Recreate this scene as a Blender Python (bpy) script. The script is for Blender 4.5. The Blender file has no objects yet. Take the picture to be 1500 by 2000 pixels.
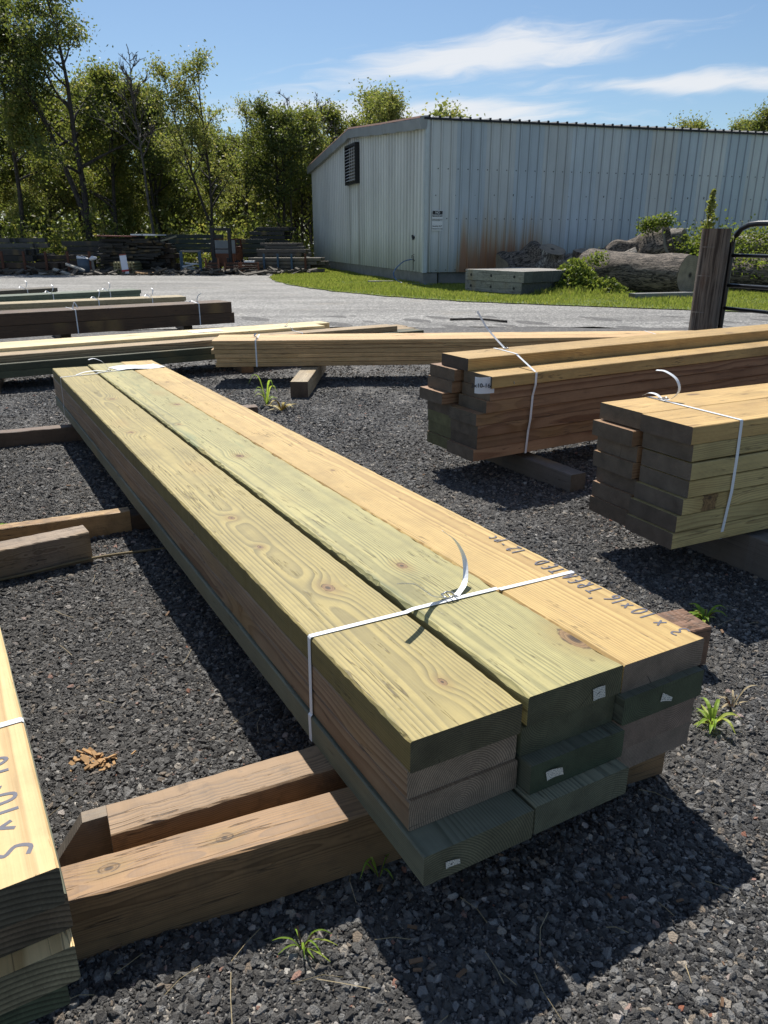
import bpy, bmesh, math, random
import numpy as np
from mathutils import Vector, Matrix, Euler, noise
R = math.radians
random.seed(7)
S = bpy.context.scene
COL = S.collection

# ------------------------------------------------------------------ camera, world, sun, exposure
CAMZ = 1.165
cd = bpy.data.cameras.new('camera'); cam = bpy.data.objects.new('camera', cd); COL.objects.link(cam)
cam.location = (0, 0, CAMZ); cam.rotation_euler = (R(90) - math.atan(535 / 1455), 0, 0)
cd.sensor_fit = 'VERTICAL'; cd.sensor_height = 36; cd.sensor_width = 27; cd.lens = 36 * 1455 / 2000
cd.clip_start = 0.02; cd.clip_end = 3000
cd.dof.use_dof = True; cd.dof.focus_distance = 2.0; cd.dof.aperture_fstop = 20.0
S.camera = cam

SUNDIR = Vector((-0.0587, 0.2616, 0.3787)).normalized()
EL = math.asin(SUNDIR.z); AZ = math.atan2(SUNDIR.x, SUNDIR.y)
sl = bpy.data.lights.new('sun', 'SUN'); sl.energy = 4.4; sl.angle = R(0.5); sl.color = (1, .955, .88)
so = bpy.data.objects.new('sun', sl); COL.objects.link(so)
so.rotation_euler = SUNDIR.to_track_quat('Z', 'Y').to_euler()

S.view_settings.view_transform = 'Standard'; S.view_settings.look = 'None'
S.view_settings.gamma = 1; S.view_settings.exposure = 0.47; S.view_settings.use_curve_mapping = False
S.cycles.max_bounces = 6; S.cycles.diffuse_bounces = 3; S.cycles.transparent_max_bounces = 4


class NT:
    """tiny node-graph writer"""
    def __init__(s, tree): s.t = tree; s.n = tree.nodes; s.l = tree.links
    def node(s, typ, props=None, **inp):
        n = s.n.new(typ)
        for k, v in (props or {}).items(): setattr(n, k, v)
        for k, v in inp.items():
            key = int(k[1:]) if k[0] == 'i' and k[1:].isdigit() else k.replace('_', ' ')
            s.set(n.inputs[key], v)
        return n
    def set(s, sock, v):
        if isinstance(v, bpy.types.NodeSocket): s.l.new(v, sock)
        elif isinstance(v, bpy.types.Node): s.l.new(v.outputs[0], sock)
        else:
            if hasattr(sock.default_value, '__len__') and not hasattr(v, '__len__'): v = (v,) * len(sock.default_value)
            if hasattr(v, '__len__') and len(v) == 3 and len(sock.default_value) == 4: v = (*v, 1)
            sock.default_value = v
    def m(s, op, a, b=0.0, c=0.0, clamp=False):
        n = s.n.new('ShaderNodeMath'); n.operation = op; n.use_clamp = clamp
        s.set(n.inputs[0], a); s.set(n.inputs[1], b); s.set(n.inputs[2], c); return n.outputs[0]
    def v(s, op, a, b=(0, 0, 0)):
        n = s.n.new('ShaderNodeVectorMath'); n.operation = op
        s.set(n.inputs[0], a); s.set(n.inputs[1], b)
        return n.outputs[1] if op in ('DOT_PRODUCT', 'LENGTH') else n.outputs[0]
    def scale(s, a, f):
        n = s.n.new('ShaderNodeVectorMath'); n.operation = 'SCALE'; s.set(n.inputs[0], a); s.set(n.inputs[3], f); return n.outputs[0]
    def xyz(s, x, y, z):
        return s.node('ShaderNodeCombineXYZ', None, X=x, Y=y, Z=z).outputs[0]
    def sep(s, a):
        n = s.node('ShaderNodeSeparateXYZ', None, Vector=a); return n.outputs
    def noise(s, vec, scale, detail=2.0, rough=.5, dist=0.0):
        return s.node('ShaderNodeTexNoise', None, Vector=vec, Scale=scale, Detail=detail, Roughness=rough, Distortion=dist).outputs[0]
    def ncol(s, vec, scale, detail=2.0):
        return s.node('ShaderNodeTexNoise', None, Vector=vec, Scale=scale, Detail=detail).outputs[1]
    def vor(s, vec, scale, feature='F1', rnd=1.0):
        return s.node('ShaderNodeTexVoronoi', {'feature': feature}, Vector=vec, Scale=scale, Randomness=rnd)
    def step(s, v, a, b, lo=0.0, hi=1.0):
        return s.node('ShaderNodeMapRange', {'interpolation_type': 'SMOOTHSTEP'}, i0=v, i1=a, i2=b, i3=lo, i4=hi).outputs[0]
    def ramp(s, f, stops, interp='LINEAR'):
        n = s.n.new('ShaderNodeValToRGB'); s.set(n.inputs[0], f); r = n.color_ramp; r.interpolation = interp
        while len(r.elements) < len(stops): r.elements.new(.5)
        for e, (p, c) in zip(r.elements, stops): e.position = p; e.color = (*c, 1) if len(c) == 3 else c
        return n.outputs[0]
    def mix(s, f, a, b, mode='MIX'):
        n = s.n.new('ShaderNodeMix'); n.data_type = 'RGBA'; n.blend_type = mode
        s.set(n.inputs[0], f); s.set(n.inputs[6], a); s.set(n.inputs[7], b); return n.outputs[2]
    def attr(s, name, out='Fac'):
        n = s.n.new('ShaderNodeAttribute'); n.attribute_type = 'OBJECT'; n.attribute_name = name; return n.outputs[out]


def mat(name):
    m = bpy.data.materials.new(name); m.use_nodes = True
    t = NT(m.node_tree); t.n.clear()
    out = t.n.new('ShaderNodeOutputMaterial'); b = t.n.new('ShaderNodeBsdfPrincipled')
    t.l.new(b.outputs[0], out.inputs[0]); t.out = out; t.b = b
    return m, t


def bump(t, h, strength=.5, dist=.01):
    n = t.node('ShaderNodeBump', None, Strength=strength, Distance=dist, Height=h)
    t.l.new(n.outputs[0], t.b.inputs['Normal'])


def simple(name, col, rough=.6, metal=0.0, var=.15, sc=8.0, bmp=0.0):
    m, t = mat(name)
    p = t.node('ShaderNodeTexCoord').outputs['Object']
    n = t.noise(p, sc, 4, .6)
    f = t.m('MULTIPLY_ADD', n, 2 * var, 1 - var)
    t.set(t.b.inputs['Base Color'], t.scale(col, f)); t.set(t.b.inputs['Roughness'], rough); t.set(t.b.inputs['Metallic'], metal)
    if bmp: bump(t, n, bmp, .01)
    return m


# sky: Nishita plus a thin layer of wind-drawn cirrus, all in directions of the world
W = bpy.data.worlds.new('World'); S.world = W; W.use_nodes = True
w = NT(W.node_tree); w.n.clear()
wo = w.n.new('ShaderNodeOutputWorld')
sky = w.node('ShaderNodeTexSky', {'sky_type': 'NISHITA', 'sun_disc': False, 'sun_elevation': EL, 'sun_rotation': AZ,
                                  'altitude': 100, 'air_density': 1.0, 'dust_density': .6, 'ozone_density': 2.2})
dirv = w.node('ShaderNodeTexCoord').outputs['Generated']
dx, dy, dz = w.sep(dirv)
az = w.m('MULTIPLY', w.m('ARCTAN2', dx, dy), 57.2958)
el = w.m('MULTIPLY', w.m('ARCSINE', dz), 57.2958)
warp = w.noise(w.xyz(w.m('MULTIPLY', az, .09), w.m('MULTIPLY', el, .22), 0.0), 1.0, 3)
elw = w.m('ADD', el, w.m('MULTIPLY', w.m('SUBTRACT', warp, .5), 3.2))
def streak(cx, cy, sx, sy, tilt, amp):
    a = w.m('SUBTRACT', az, cx); e = w.m('SUBTRACT', w.m('SUBTRACT', elw, cy), w.m('MULTIPLY', a, tilt))
    q = w.m('ADD', w.m('POWER', w.m('ABSOLUTE', w.m('DIVIDE', a, sx)), 2.0), w.m('POWER', w.m('ABSOLUTE', w.m('DIVIDE', e, sy)), 2.0))
    return w.m('MULTIPLY', w.m('EXPONENT', w.m('MULTIPLY', q, -1.0)), amp)
mask = w.m('ADD', streak(6.5, 11.2, 11, 1.25, .09, 1.0), streak(1.5, 7.9, 13, .95, -.02, .95))
mask = w.m('ADD', mask, streak(21, 9.2, 8, .62, -.02, .95))
mask = w.m('ADD', mask, streak(-2.0, 6.2, 16, 1.4, 0, .35))
glob = w.m('MULTIPLY', w.step(w.noise(w.xyz(w.m('MULTIPLY', az, .035), w.m('MULTIPLY', el, .07), 3.7), 1.0, 2), .5, .75),
           w.step(w.m('ABSOLUTE', az), 32, 55))
mask = w.m('ADD', mask, glob)
fine = w.noise(w.xyz(w.m('MULTIPLY', az, .16), w.m('MULTIPLY', w.m('SUBTRACT', elw, w.m('MULTIPLY', az, .09)), 1.25), 1.3), 1.0, 7, .62, .6)
cl = w.step(w.m('ADD', w.m('MULTIPLY', mask, .72), w.m('MULTIPLY', fine, .85)), .55, 1.12)
cl = w.m('MULTIPLY', cl, w.m('MULTIPLY', w.step(el, -1, 3), .85), clamp=True)
tint = w.mix(1.0, sky.outputs[0], (.90, 1.02, 1.10), 'MULTIPLY')
bg1 = w.node('ShaderNodeBackground', None, Color=tint, Strength=.068)
bg2 = w.node('ShaderNodeBackground', None, Color=(.97, .98, 1.0), Strength=.66)
mx = w.n.new('ShaderNodeMixShader'); w.set(mx.inputs[0], cl); w.l.new(bg1.outputs[0], mx.inputs[1]); w.l.new(bg2.outputs[0], mx.inputs[2])
w.l.new(mx.outputs[0], wo.inputs[0])


# ------------------------------------------------------------------ mesh and object helpers
class MB:
    def __init__(s): s.v = []; s.f = []
    def add(s, vs, fs):
        o = len(s.v); s.v += [tuple(v) for v in vs]; s.f += [tuple(i + o for i in f) for f in fs]; return s
    def box(s, x0, x1, y0, y1, z0, z1, M=None):
        vs = [Vector((x, y, z)) for z in (z0, z1) for y in (y0, y1) for x in (x0, x1)]
        if M: vs = [M @ v for v in vs]
        return s.add(vs, [(0, 2, 3, 1), (4, 5, 7, 6), (0, 1, 5, 4), (2, 6, 7, 3), (0, 4, 6, 2), (1, 3, 7, 5)])
    def tube(s, pts, rad, n=8, caps=True, jit=0.0):
        pts = [Vector(p) for p in pts]
        if not hasattr(rad, '__len__'): rad = [rad] * len(pts)
        o = len(s.v); up = Vector((.12, .23, .97)); prev = None
        for i, p in enumerate(pts):
            d = (pts[min(i + 1, len(pts) - 1)] - pts[max(i - 1, 0)])
            d = d.normalized() if d.length > 1e-9 else Vector((0, 0, 1))
            a = d.cross(prev if prev and abs(d.dot(prev)) < .97 else (up if abs(d.dot(up)) < .95 else Vector((1, 0, 0)))).normalized()
            b = a.cross(d).normalized(); prev = -a.cross(d) if False else None
            a = d.orthogonal().normalized() if False else a
            for k in range(n):
                t = 2 * math.pi * k / n; r = rad[i] * (1 + jit * (random.random() - .5))
                s.v.append(tuple(p + (a * math.cos(t) + b * math.sin(t)) * r))
        for i in range(len(pts) - 1):
            for k in range(n):
                k2 = (k + 1) % n
                s.f.append((o + i * n + k, o + i * n + k2, o + (i + 1) * n + k2, o + (i + 1) * n + k))
        if caps:
            s.f.append(tuple(o + k for k in range(n))[::-1]); s.f.append(tuple(o + (len(pts) - 1) * n + k for k in range(n)))
        return s
    def ribbon(s, pts, wdir, width, thick=.0008):
        """flat band through pts; wdir one vector or one per point (across the band)"""
        pts = [Vector(p) for p in pts]; o = len(s.v)
        for i, p in enumerate(pts):
            d = (pts[min(i + 1, len(pts) - 1)] - pts[max(i - 1, 0)]).normalized()
            wd = Vector(wdir[i] if isinstance(wdir, list) else wdir); wd = (wd - d * wd.dot(d)).normalized()
            n = d.cross(wd).normalized() * thick * .5; a = wd * width * .5
            s.v += [tuple(p - a - n), tuple(p + a - n), tuple(p + a + n), tuple(p - a + n)]
        for i in range(len(pts) - 1):
            for k in range(4):
                k2 = (k + 1) % 4
                s.f.append((o + 4 * i + k, o + 4 * i + k2, o + 4 * i + 4 + k2, o + 4 * i + 4 + k))
        s.f.append((o + 3, o + 2, o + 1, o)); e = o + 4 * (len(pts) - 1); s.f.append((e, e + 1, e + 2, e + 3))
        return s
    def mesh(s, name, m=None, smooth=False):
        me = bpy.data.meshes.new(name); me.from_pydata(s.v, [], s.f); me.update()
        bm = bmesh.new(); bm.from_mesh(me); bmesh.ops.recalc_face_normals(bm, faces=bm.faces); bm.to_mesh(me); bm.free()
        if m: me.materials.append(m)
        if smooth: me.polygons.foreach_set('use_smooth', [True] * len(me.polygons))
        return me


def link(name, me, parent=None, loc=(0, 0, 0), rot=None, **props):
    o = bpy.data.objects.new(name, me); COL.objects.link(o)
    o.location = loc
    if rot is not None: o.rotation_euler = rot
    if parent is not None: o.parent = parent
    for k, v in props.items(): o[k] = v
    return o


def thing(name, label, cat, loc=(0, 0, 0), rotz=0.0, group=None, me=None, **props):
    o = link(name, me, None, loc, (0, 0, rotz), **props)
    o['label'] = label; o['category'] = cat
    if group: o['group'] = group
    return o


def smst(a, b, x):
    t = min(1, max(0, (x - a) / (b - a))); return t * t * (3 - 2 * t)


def gz(y):
    """height of the yard: it falls gently away from the camera, then runs level"""
    if y < 6: return -.022 * (y - 1)
    if y < 11: return -.11 - .022 * (y - 6) + .0022 * (y - 6) ** 2
    return -.165


def gzn(y): return np.where(y < 6, -.022 * (y - 1), np.where(y < 11, -.11 - .022 * (y - 6) + .0022 * (y - 6) ** 2, -.165))


# ------------------------------------------------------------------ materials
def wood_material():
    """sawn softwood. Object properties: ca / cb early and late wood, cg stain with amount gm, ce end grain,
    seed, py / pz pith, rs ring spacing, wear 0..1"""
    m, t = mat('sawn_wood')
    p = t.node('ShaderNodeTexCoord').outputs['Object']
    seed = t.attr('seed'); off = t.xyz(t.m('MULTIPLY', seed, 3.17), t.m('MULTIPLY', seed, 1.71), t.m('MULTIPLY', seed, 2.33))
    x, y, z = t.sep(p)
    slow = t.ncol(t.v('ADD', t.xyz(t.m('MULTIPLY', x, .75), t.m('MULTIPLY', y, 1.0), t.m('MULTIPLY', z, 1.0)), off), 1.0, 3)
    sx, sy, sz = t.sep(t.v('SUBTRACT', slow, (.5, .5, .5)))
    kn = t.vor(t.v('ADD', t.xyz(t.m('MULTIPLY', x, 2.1), t.m('MULTIPLY', y, 4.6), t.m('MULTIPLY', z, .8)), off), 1.0)
    kd = kn.outputs['Distance']
    flow = t.m('MULTIPLY', t.m('EXPONENT', t.m('MULTIPLY', t.m('MULTIPLY', kd, kd), -26.0)), t.m('MULTIPLY', t.attr('kn'), .010))
    kms = None; kdm = None
    for key in ('k1', 'k2', 'k3', 'k4', 'k5', 'k6'):
        kx, ky, kr = t.sep(t.attr(key, 'Vector')); kr = t.m('MAXIMUM', kr, .0001)
        ax_ = t.m('MULTIPLY', t.m('SUBTRACT', x, kx), .62); ay_ = t.m('SUBTRACT', y, ky)
        dd = t.m('DIVIDE', t.m('SQRT', t.m('ADD', t.m('MULTIPLY', ax_, ax_), t.m('MULTIPLY', ay_, ay_))), kr)
        fl = t.m('MULTIPLY', t.m('EXPONENT', t.m('MULTIPLY', t.m('MULTIPLY', dd, dd), -.09)), t.m('MULTIPLY', kr, .75))
        flow = t.m('ADD', flow, fl); kdm = dd if kdm is None else t.m('MINIMUM', kdm, dd)
    yy = t.m('ADD', t.m('SUBTRACT', y, t.attr('py')), t.m('MULTIPLY', sy, .030))
    zz = t.m('ADD', t.m('SUBTRACT', z, t.attr('pz')), t.m('MULTIPLY', sz, .015))
    r = t.m('SQRT', t.m('ADD', t.m('MULTIPLY', yy, yy), t.m('MULTIPLY', zz, zz)))
    fine = t.noise(t.v('ADD', t.xyz(t.m('MULTIPLY', x, 4.0), t.m('MULTIPLY', y, 30.0), t.m('MULTIPLY', z, 30.0)), off), 1.0, 3)
    r = t.m('ADD', t.m('ADD', r, flow), t.m('MULTIPLY', t.m('SUBTRACT', fine, .5), .0016))
    ring = t.m('FRACT', t.m('DIVIDE', r, t.attr('rs')))
    ringv = t.ramp(ring, [(0, (0, 0, 0)), (.35, (.12, .12, .12)), (.78, (.85, .85, .85)), (.9, (1, 1, 1)), (1.0, (0, 0, 0))])
    band = t.noise(t.xyz(t.m('MULTIPLY', r, 60.0), t.m('MULTIPLY', x, .5), seed), 1.0, 2)
    late = t.m('MULTIPLY', ringv, t.step(band, .25, .7, .35, 1.0))
    ca = t.attr('ca', 'Color'); cb = t.attr('cb', 'Color'); cg = t.attr('cg', 'Color'); ce = t.attr('ce', 'Color')
    col = t.mix(late, ca, cb)
    blot = t.noise(t.v('ADD', t.xyz(t.m('MULTIPLY', x, 1.3), t.m('MULTIPLY', y, 7.0), t.m('MULTIPLY', z, 5.0)), t.v('ADD', off, (9, 3, 1))), 1.0, 4, .6)
    gmask = t.step(t.m('ADD', blot, t.m('SUBTRACT', t.attr('gm'), .5)), .5, .68)
    col = t.mix(t.m('MULTIPLY', gmask, .8), col, t.mix(late, cg, t.scale(cg, .55)))
    # long fibres and blotches
    fib = t.noise(t.v('ADD', t.xyz(t.m('MULTIPLY', x, 7.0), t.m('MULTIPLY', y, 260.0), t.m('MULTIPLY', z, 260.0)), off), 1.0, 3)
    col = t.scale(col, t.m('MULTIPLY_ADD', fib, .36, .82))
    bl2 = t.noise(t.v('ADD', t.scale(p, 5.0), off), 1.0, 5, .65)
    col = t.scale(col, t.m('MULTIPLY_ADD', bl2, .75, .62))
    # saw marks across the board
    saw = t.noise(t.xyz(t.m('MULTIPLY', x, 150.0), t.m('MULTIPLY', y, 2.0), seed), 1.0, 2)
    # knots: brown ring, dark heart
    kring = t.m('FRACT', t.m('MULTIPLY', kd, 55.0))
    kcol = t.mix(kring, (.15, .085, .035), (.27, .165, .07))
    kmask = t.step(t.m('ADD', kd, t.m('MULTIPLY', t.m('SUBTRACT', fine, .5), .05)), .100, .066)
    halo = t.step(kd, .36, .10)
    col = t.mix(t.m('MULTIPLY', halo, .34), col, (.36, .235, .08))
    kw = t.attr('kn')
    col = t.mix(t.m('MULTIPLY', kmask, kw), col, kcol)
    col = t.mix(t.m('MULTIPLY', t.step(kd, .03, .018), kw), col, (.02, .012, .008))
    bl2s = t.noise(t.v('ADD', t.scale(p, 60.0), off), 1.0, 2)
    kn2 = t.m('ADD', kdm, t.m('MULTIPLY', t.m('SUBTRACT', fine, .5), 1.3))
    col = t.mix(t.m('MULTIPLY', t.step(kn2, 3.6, .9), .45), col, (.30, .19, .06))
    kc2 = t.mix(t.m('FRACT', t.m('MULTIPLY', kn2, 3.3)), (.17, .095, .04), (.29, .18, .075))
    col = t.mix(t.step(kn2, 1.08, .92), col, kc2)
    col = t.mix(t.m('MULTIPLY', t.step(t.m('ABSOLUTE', t.m('SUBTRACT', kn2, 1.0)), .20, .05), t.m('MULTIPLY', t.step(bl2s, .42, .62), .75)), col, (.045, .026, .013))
    col = t.mix(t.m('MULTIPLY', t.step(kn2, .50, .22), .85), col, (.03, .018, .011))
    # drying checks
    ck = t.noise(t.v('ADD', t.xyz(t.m('MULTIPLY', x, 1.6), t.m('MULTIPLY', y, 34.0), t.m('MULTIPLY', z, 34.0)), t.v('ADD', off, (2, 7, 4))), 1.0, 3)
    ckm = t.m('MULTIPLY', t.step(t.m('ABSOLUTE', t.m('SUBTRACT', ck, .5)), .012, .004), t.step(bl2, .48, .56))
    wear = t.attr('wear')
    col = t.mix(t.m('MULTIPLY', ckm, t.m('MULTIPLY_ADD', wear, .5, .45)), col, (.035, .022, .014))
    dirt = t.noise(t.v('ADD', t.scale(p, 17.0), off), 1.0, 6, .7)
    col = t.mix(t.m('MULTIPLY', t.step(dirt, .5, .7), t.m('MULTIPLY', wear, .7)), col, (.055, .045, .038))
    stain = t.noise(t.v('ADD', t.xyz(t.m('MULTIPLY', x, 2.2), t.m('MULTIPLY', y, 3.0), t.m('MULTIPLY', z, 6.0)), t.v('ADD', off, (5, 5, 8))), 1.0, 5, .62)
    col = t.mix(t.m('MULTIPLY', t.step(stain, .52, .74), .5), col, t.scale(col, .45))
    # end grain
    nrm = t.node('ShaderNodeVectorTransform', {'vector_type': 'NORMAL', 'convert_from': 'WORLD', 'convert_to': 'OBJECT'},
                 Vector=t.node('ShaderNodeNewGeometry').outputs['True Normal']).outputs[0]
    nx = t.m('ABSOLUTE', t.sep(nrm)[0])
    endm = t.step(nx, .6, .9)
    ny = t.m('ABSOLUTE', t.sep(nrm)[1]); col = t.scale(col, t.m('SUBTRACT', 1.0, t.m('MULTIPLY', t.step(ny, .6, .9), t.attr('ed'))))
    pore = t.noise(t.scale(p, 240.0), 1.0, 2)
    ecol = t.mix(t.m('MULTIPLY', ringv, .95), t.scale(ce, 1.35), t.scale(ce, .38))
    ecol = t.scale(ecol, t.m('MULTIPLY_ADD', pore, .7, .65)); eb = t.noise(t.v('ADD', t.scale(p, 15.0), off), 1.0, 5, .6); ecol = t.scale(ecol, t.m('MULTIPLY_ADD', eb, 1.5, .28))
    ang = t.m('ARCTAN2', zz, yy); spoke = t.m('ABSOLUTE', t.m('SINE', t.m('MULTIPLY_ADD', ang, 1.5, t.m('ADD', seed, t.m('MULTIPLY', fine, .12)))))
    ecol = t.mix(t.m('MULTIPLY', t.step(spoke, .014, .004), t.m('MULTIPLY', t.step(eb, .5, .58), .85)), ecol, (.012, .010, .008))
    col = t.mix(endm, col, ecol)
    t.set(t.b.inputs['Base Color'], col); t.set(t.b.inputs['Roughness'], t.m('MULTIPLY_ADD', late, -.12, .62))
    t.set(t.b.inputs['Specular IOR Level'], .35)
    h = t.m('ADD', t.m('MULTIPLY', fib, .7), t.m('MULTIPLY', late, .5))
    h = t.m('ADD', h, t.m('MULTIPLY', saw, .6)); h = t.m('SUBTRACT', h, t.m('MULTIPLY', ckm, 3.0))
    bump(t, h, .5, .0011)
    return m


WOOD = wood_material()


def bark_mat(name, c1, c2, sc=1.0, along=0):
    m, t = mat(name)
    p = t.node('ShaderNodeTexCoord').outputs['Object']
    k = (2.5, 14.0, 14.0) if along == 0 else (14.0, 14.0, 2.5)
    q = t.scale(t.v('MULTIPLY', p, k), sc)
    n = t.noise(q, 1.0, 8, .74, 1.4); n2 = t.noise(p, 3.0, 3)
    c = t.mix(t.step(n, .42, .60), c1, c2); c = t.scale(c, t.m('MULTIPLY_ADD', n2, .9, .55))
    t.set(t.b.inputs['Base Color'], c); t.set(t.b.inputs['Roughness'], .85); bump(t, n, 1.0, .035 / sc)
    return m


def leaf_mat(name, c1, c2, c3, trans=.45, sc=.5):
    m, t = mat(name)
    g = t.node('ShaderNodeNewGeometry')
    n = t.noise(g.outputs['Position'], sc, 3, .6)
    r = g.outputs['Random Per Island']
    c = t.mix(t.step(n, .35, .65), c1, c2); c = t.mix(t.m('MULTIPLY', t.step(r, .6, 1.0), .8), c, c3)
    c = t.scale(c, t.m('MULTIPLY_ADD', r, .5, .75))
    t.set(t.b.inputs['Base Color'], c); t.set(t.b.inputs['Roughness'], .5); t.set(t.b.inputs['Specular IOR Level'], .35)
    tr = t.node('ShaderNodeBsdfTranslucent', None, Color=t.scale(t.mix(.4, c, (.25, .30, .03)), 1.5))
    ms = t.n.new('ShaderNodeMixShader'); ms.inputs[0].default_value = trans
    t.l.new(t.b.outputs[0], ms.inputs[1]); t.l.new(tr.outputs[0], ms.inputs[2]); t.l.new(ms.outputs[0], t.out.inputs[0])
    return m


def ground_mat():
    m, t = mat('dark_crushed_stone')
    p = t.node('ShaderNodeNewGeometry').outputs['Position']
    v = t.vor(p, 105.0); c = t.sep(v.outputs['Color'])[0]
    v2 = t.vor(p, 32.0); c2 = t.sep(v2.outputs['Color'])[1]
    col = t.ramp(c, [(0, (.016, .016, .016)), (.5, (.045, .044, .043)), (.80, (.095, .092, .088)), (.95, (.18, .17, .16)), (1, (.40, .37, .32))])
    col = t.mix(t.step(c2, .93, .97), col, (.30, .27, .23))
    big = t.noise(p, .9, 4, .6)
    col = t.scale(col, t.m('MULTIPLY_ADD', big, .9, .6))
    brown = t.noise(t.v('ADD', p, (4, 2, 0)), 1.7, 4, .6)
    col = t.mix(t.m('MULTIPLY', t.step(brown, .58, .75), .35), col, (.085, .06, .042))
    # the track gets paler and finer away from the stacks
    y = t.sep(p)[1]
    far = t.step(t.m('ADD', y, t.m('MULTIPLY', big, 2.0)), 4.0, 13.0)
    col = t.mix(t.m('MULTIPLY', far, .35), col, (.17, .165, .16))
    t.set(t.b.inputs['Base Color'], col); t.set(t.b.inputs['Roughness'], .75)
    h = t.m('SUBTRACT', 1.0, v.outputs['Distance']); h = t.m('ADD', h, t.m('MULTIPLY', v2.outputs['Distance'], -.8))
    bump(t, h, .9, .012)
    return m


def road_mat():
    m, t = mat('chip_seal')
    p = t.node('ShaderNodeNewGeometry').outputs['Position']
    v = t.vor(p, 38.0); c = t.sep(v.outputs['Color'])[0]
    col = t.ramp(c, [(0, (.10, .098, .094)), (.45, (.20, .195, .185)), (.8, (.31, .30, .28)), (1, (.50, .48, .44))])
    x, y, z = t.sep(p)
    tr = t.noise(t.xyz(t.m('MULTIPLY', x, .22), t.m('MULTIPLY', y, 1.3), 0.0), 1.0, 4, .6, .7)
    col = t.scale(col, t.m('MULTIPLY_ADD', t.step(tr, .3, .72), .42, .66))
    big = t.noise(p, .35, 5, .6); col = t.scale(col, t.m('MULTIPLY_ADD', big, .6, .7))
    col = t.mix(t.m('MULTIPLY', t.step(t.noise(p, .8, 5, .65), .55, .72), .3), col, (.30, .26, .20))
    t.set(t.b.inputs['Base Color'], col); t.set(t.b.inputs['Roughness'], .8)
    bump(t, v.outputs['Distance'], .6, .008)
    return m


def stone_mat():
    m, t = mat('loose_stone')
    r = t.node('ShaderNodeObjectInfo').outputs['Random']
    p = t.node('ShaderNodeTexCoord').outputs['Object']
    col = t.ramp(r, [(0, (.022, .021, .021)), (.38, (.060, .058, .056)), (.66, (.12, .116, .11)), (.84, (.19, .185, .175)),
                     (.91, (.25, .245, .235)), (.94, (.19, .145, .105)), (.975, (.34, .29, .23)), (.99, (.50, .48, .44)), (1, (.30, .11, .06))])
    n = t.noise(p, 3.0, 4, .65)
    col = t.scale(col, t.m('MULTIPLY_ADD', n, 1.1, .6))
    gp = t.node('ShaderNodeNewGeometry').outputs['Position']; du = t.noise(gp, 1.6, 5, .65)
    col = t.mix(t.m('MULTIPLY', t.step(du, .40, .68), .42), col, (.155, .142, .125))
    t.set(t.b.inputs['Base Color'], col); t.set(t.b.inputs['Roughness'], .55); t.set(t.b.inputs['Specular IOR Level'], .5)
    bump(t, n, .5, .15)
    return m


M_ground = ground_mat(); M_road = road_mat(); M_stone = stone_mat()
M_strap = simple('strap_plastic', (.80, .82, .84), .38, 0, .05, 40)
M_wire = simple('galvanised_wire', (.45, .46, .48), .35, .9, .2, 60)
M_paper = simple('paper', (.72, .74, .77), .7, 0, .05, 30)
M_tag, tt = mat('printed_tag')
tg = tt.node('ShaderNodeTexCoord').outputs['Object']; tx_, ty_, tz_ = tt.sep(tg)
row = tt.step(tt.m('FRACT', tt.m('MULTIPLY', tz_, 260.0)), .62, .70); wrd = tt.step(tt.noise(tt.xyz(0.0, tt.m('MULTIPLY', ty_, 420.0), tt.m('FLOOR', tt.m('MULTIPLY', tz_, 260.0))), 1.0, 1), .48, .52)
tt.set(tt.b.inputs['Base Color'], tt.mix(tt.m('MULTIPLY', row, wrd), (.66, .63, .55), (.10, .10, .12))); tt.set(tt.b.inputs['Roughness'], .7)
M_ink = simple('marker_ink', (.11, .11, .14), .6, 0, .3, 60)
M_black = simple('black_print', (.02, .02, .025), .6, 0, .1)
M_white = simple('white_paint', (.72, .73, .74), .5, 0, .08)
M_gate = simple('black_gate_paint', (.018, .018, .02), .32, 0, .3, 12)
M_conc = simple('stained_concrete', (.24, .23, .21), .9, 0, .5, 3.5, .5)
M_dark = simple('dark_steel', (.02, .02, .022), .5, .3, .3, 6)
M_rust = simple('rusty_steel', (.11, .042, .022), .8, 0, .4, 9, .3)
M_orange = simple('faded_orange_steel', (.20, .07, .03), .6, 0, .4, 6)
M_blue = simple('blue_steel', (.035, .08, .13), .5, 0, .3, 6)
M_hose = simple('blue_hose', (.03, .10, .26), .4, 0, .1)
M_barrel = simple('blue_grey_drum', (.08, .11, .14), .5, 0, .3, 3)
M_redtop = simple('red_brown_sheet', (.22, .07, .05), .7, 0, .3, 3)
M_red = simple('red_print', (.42, .03, .03), .6, 0, .1)
M_rubber = simple('tyre_rubber', (.012, .012, .012), .8, 0, .2)
M_glass = simple('dark_glass', (.02, .025, .03), .08, 0, .1)
M_vehicle = simple('white_vehicle_paint', (.55, .56, .58), .25, 0, .04)
M_bark = bark_mat('tree_bark', (.020, .016, .013), (.075, .062, .050), 1.0, 2)
M_barkpale = bark_mat('dead_tree_bark', (.05, .045, .04), (.15, .135, .12), 1.0, 2)
M_log = bark_mat('log_bark', (.016, .012, .009), (.235, .19, .15), 1.3, 0)
M_logpale = bark_mat('weathered_log', (.05, .04, .032), (.40, .36, .31), 1.1, 0)
L_dark = leaf_mat('leaves_dark', (0.0478, 0.0728, 0.0243), (0.0877, 0.113, 0.0364), (0.191, 0.166, 0.0507), .45)
L_mid = leaf_mat('leaves_mid', (0.0877, 0.113, 0.0364), (0.136, 0.159, 0.0445), (0.271, 0.205, 0.0607), .5)
L_light = leaf_mat('leaves_light', (0.143, 0.172, 0.0507), (0.208, 0.219, 0.0648), (0.335, 0.252, 0.091), .5)
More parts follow.
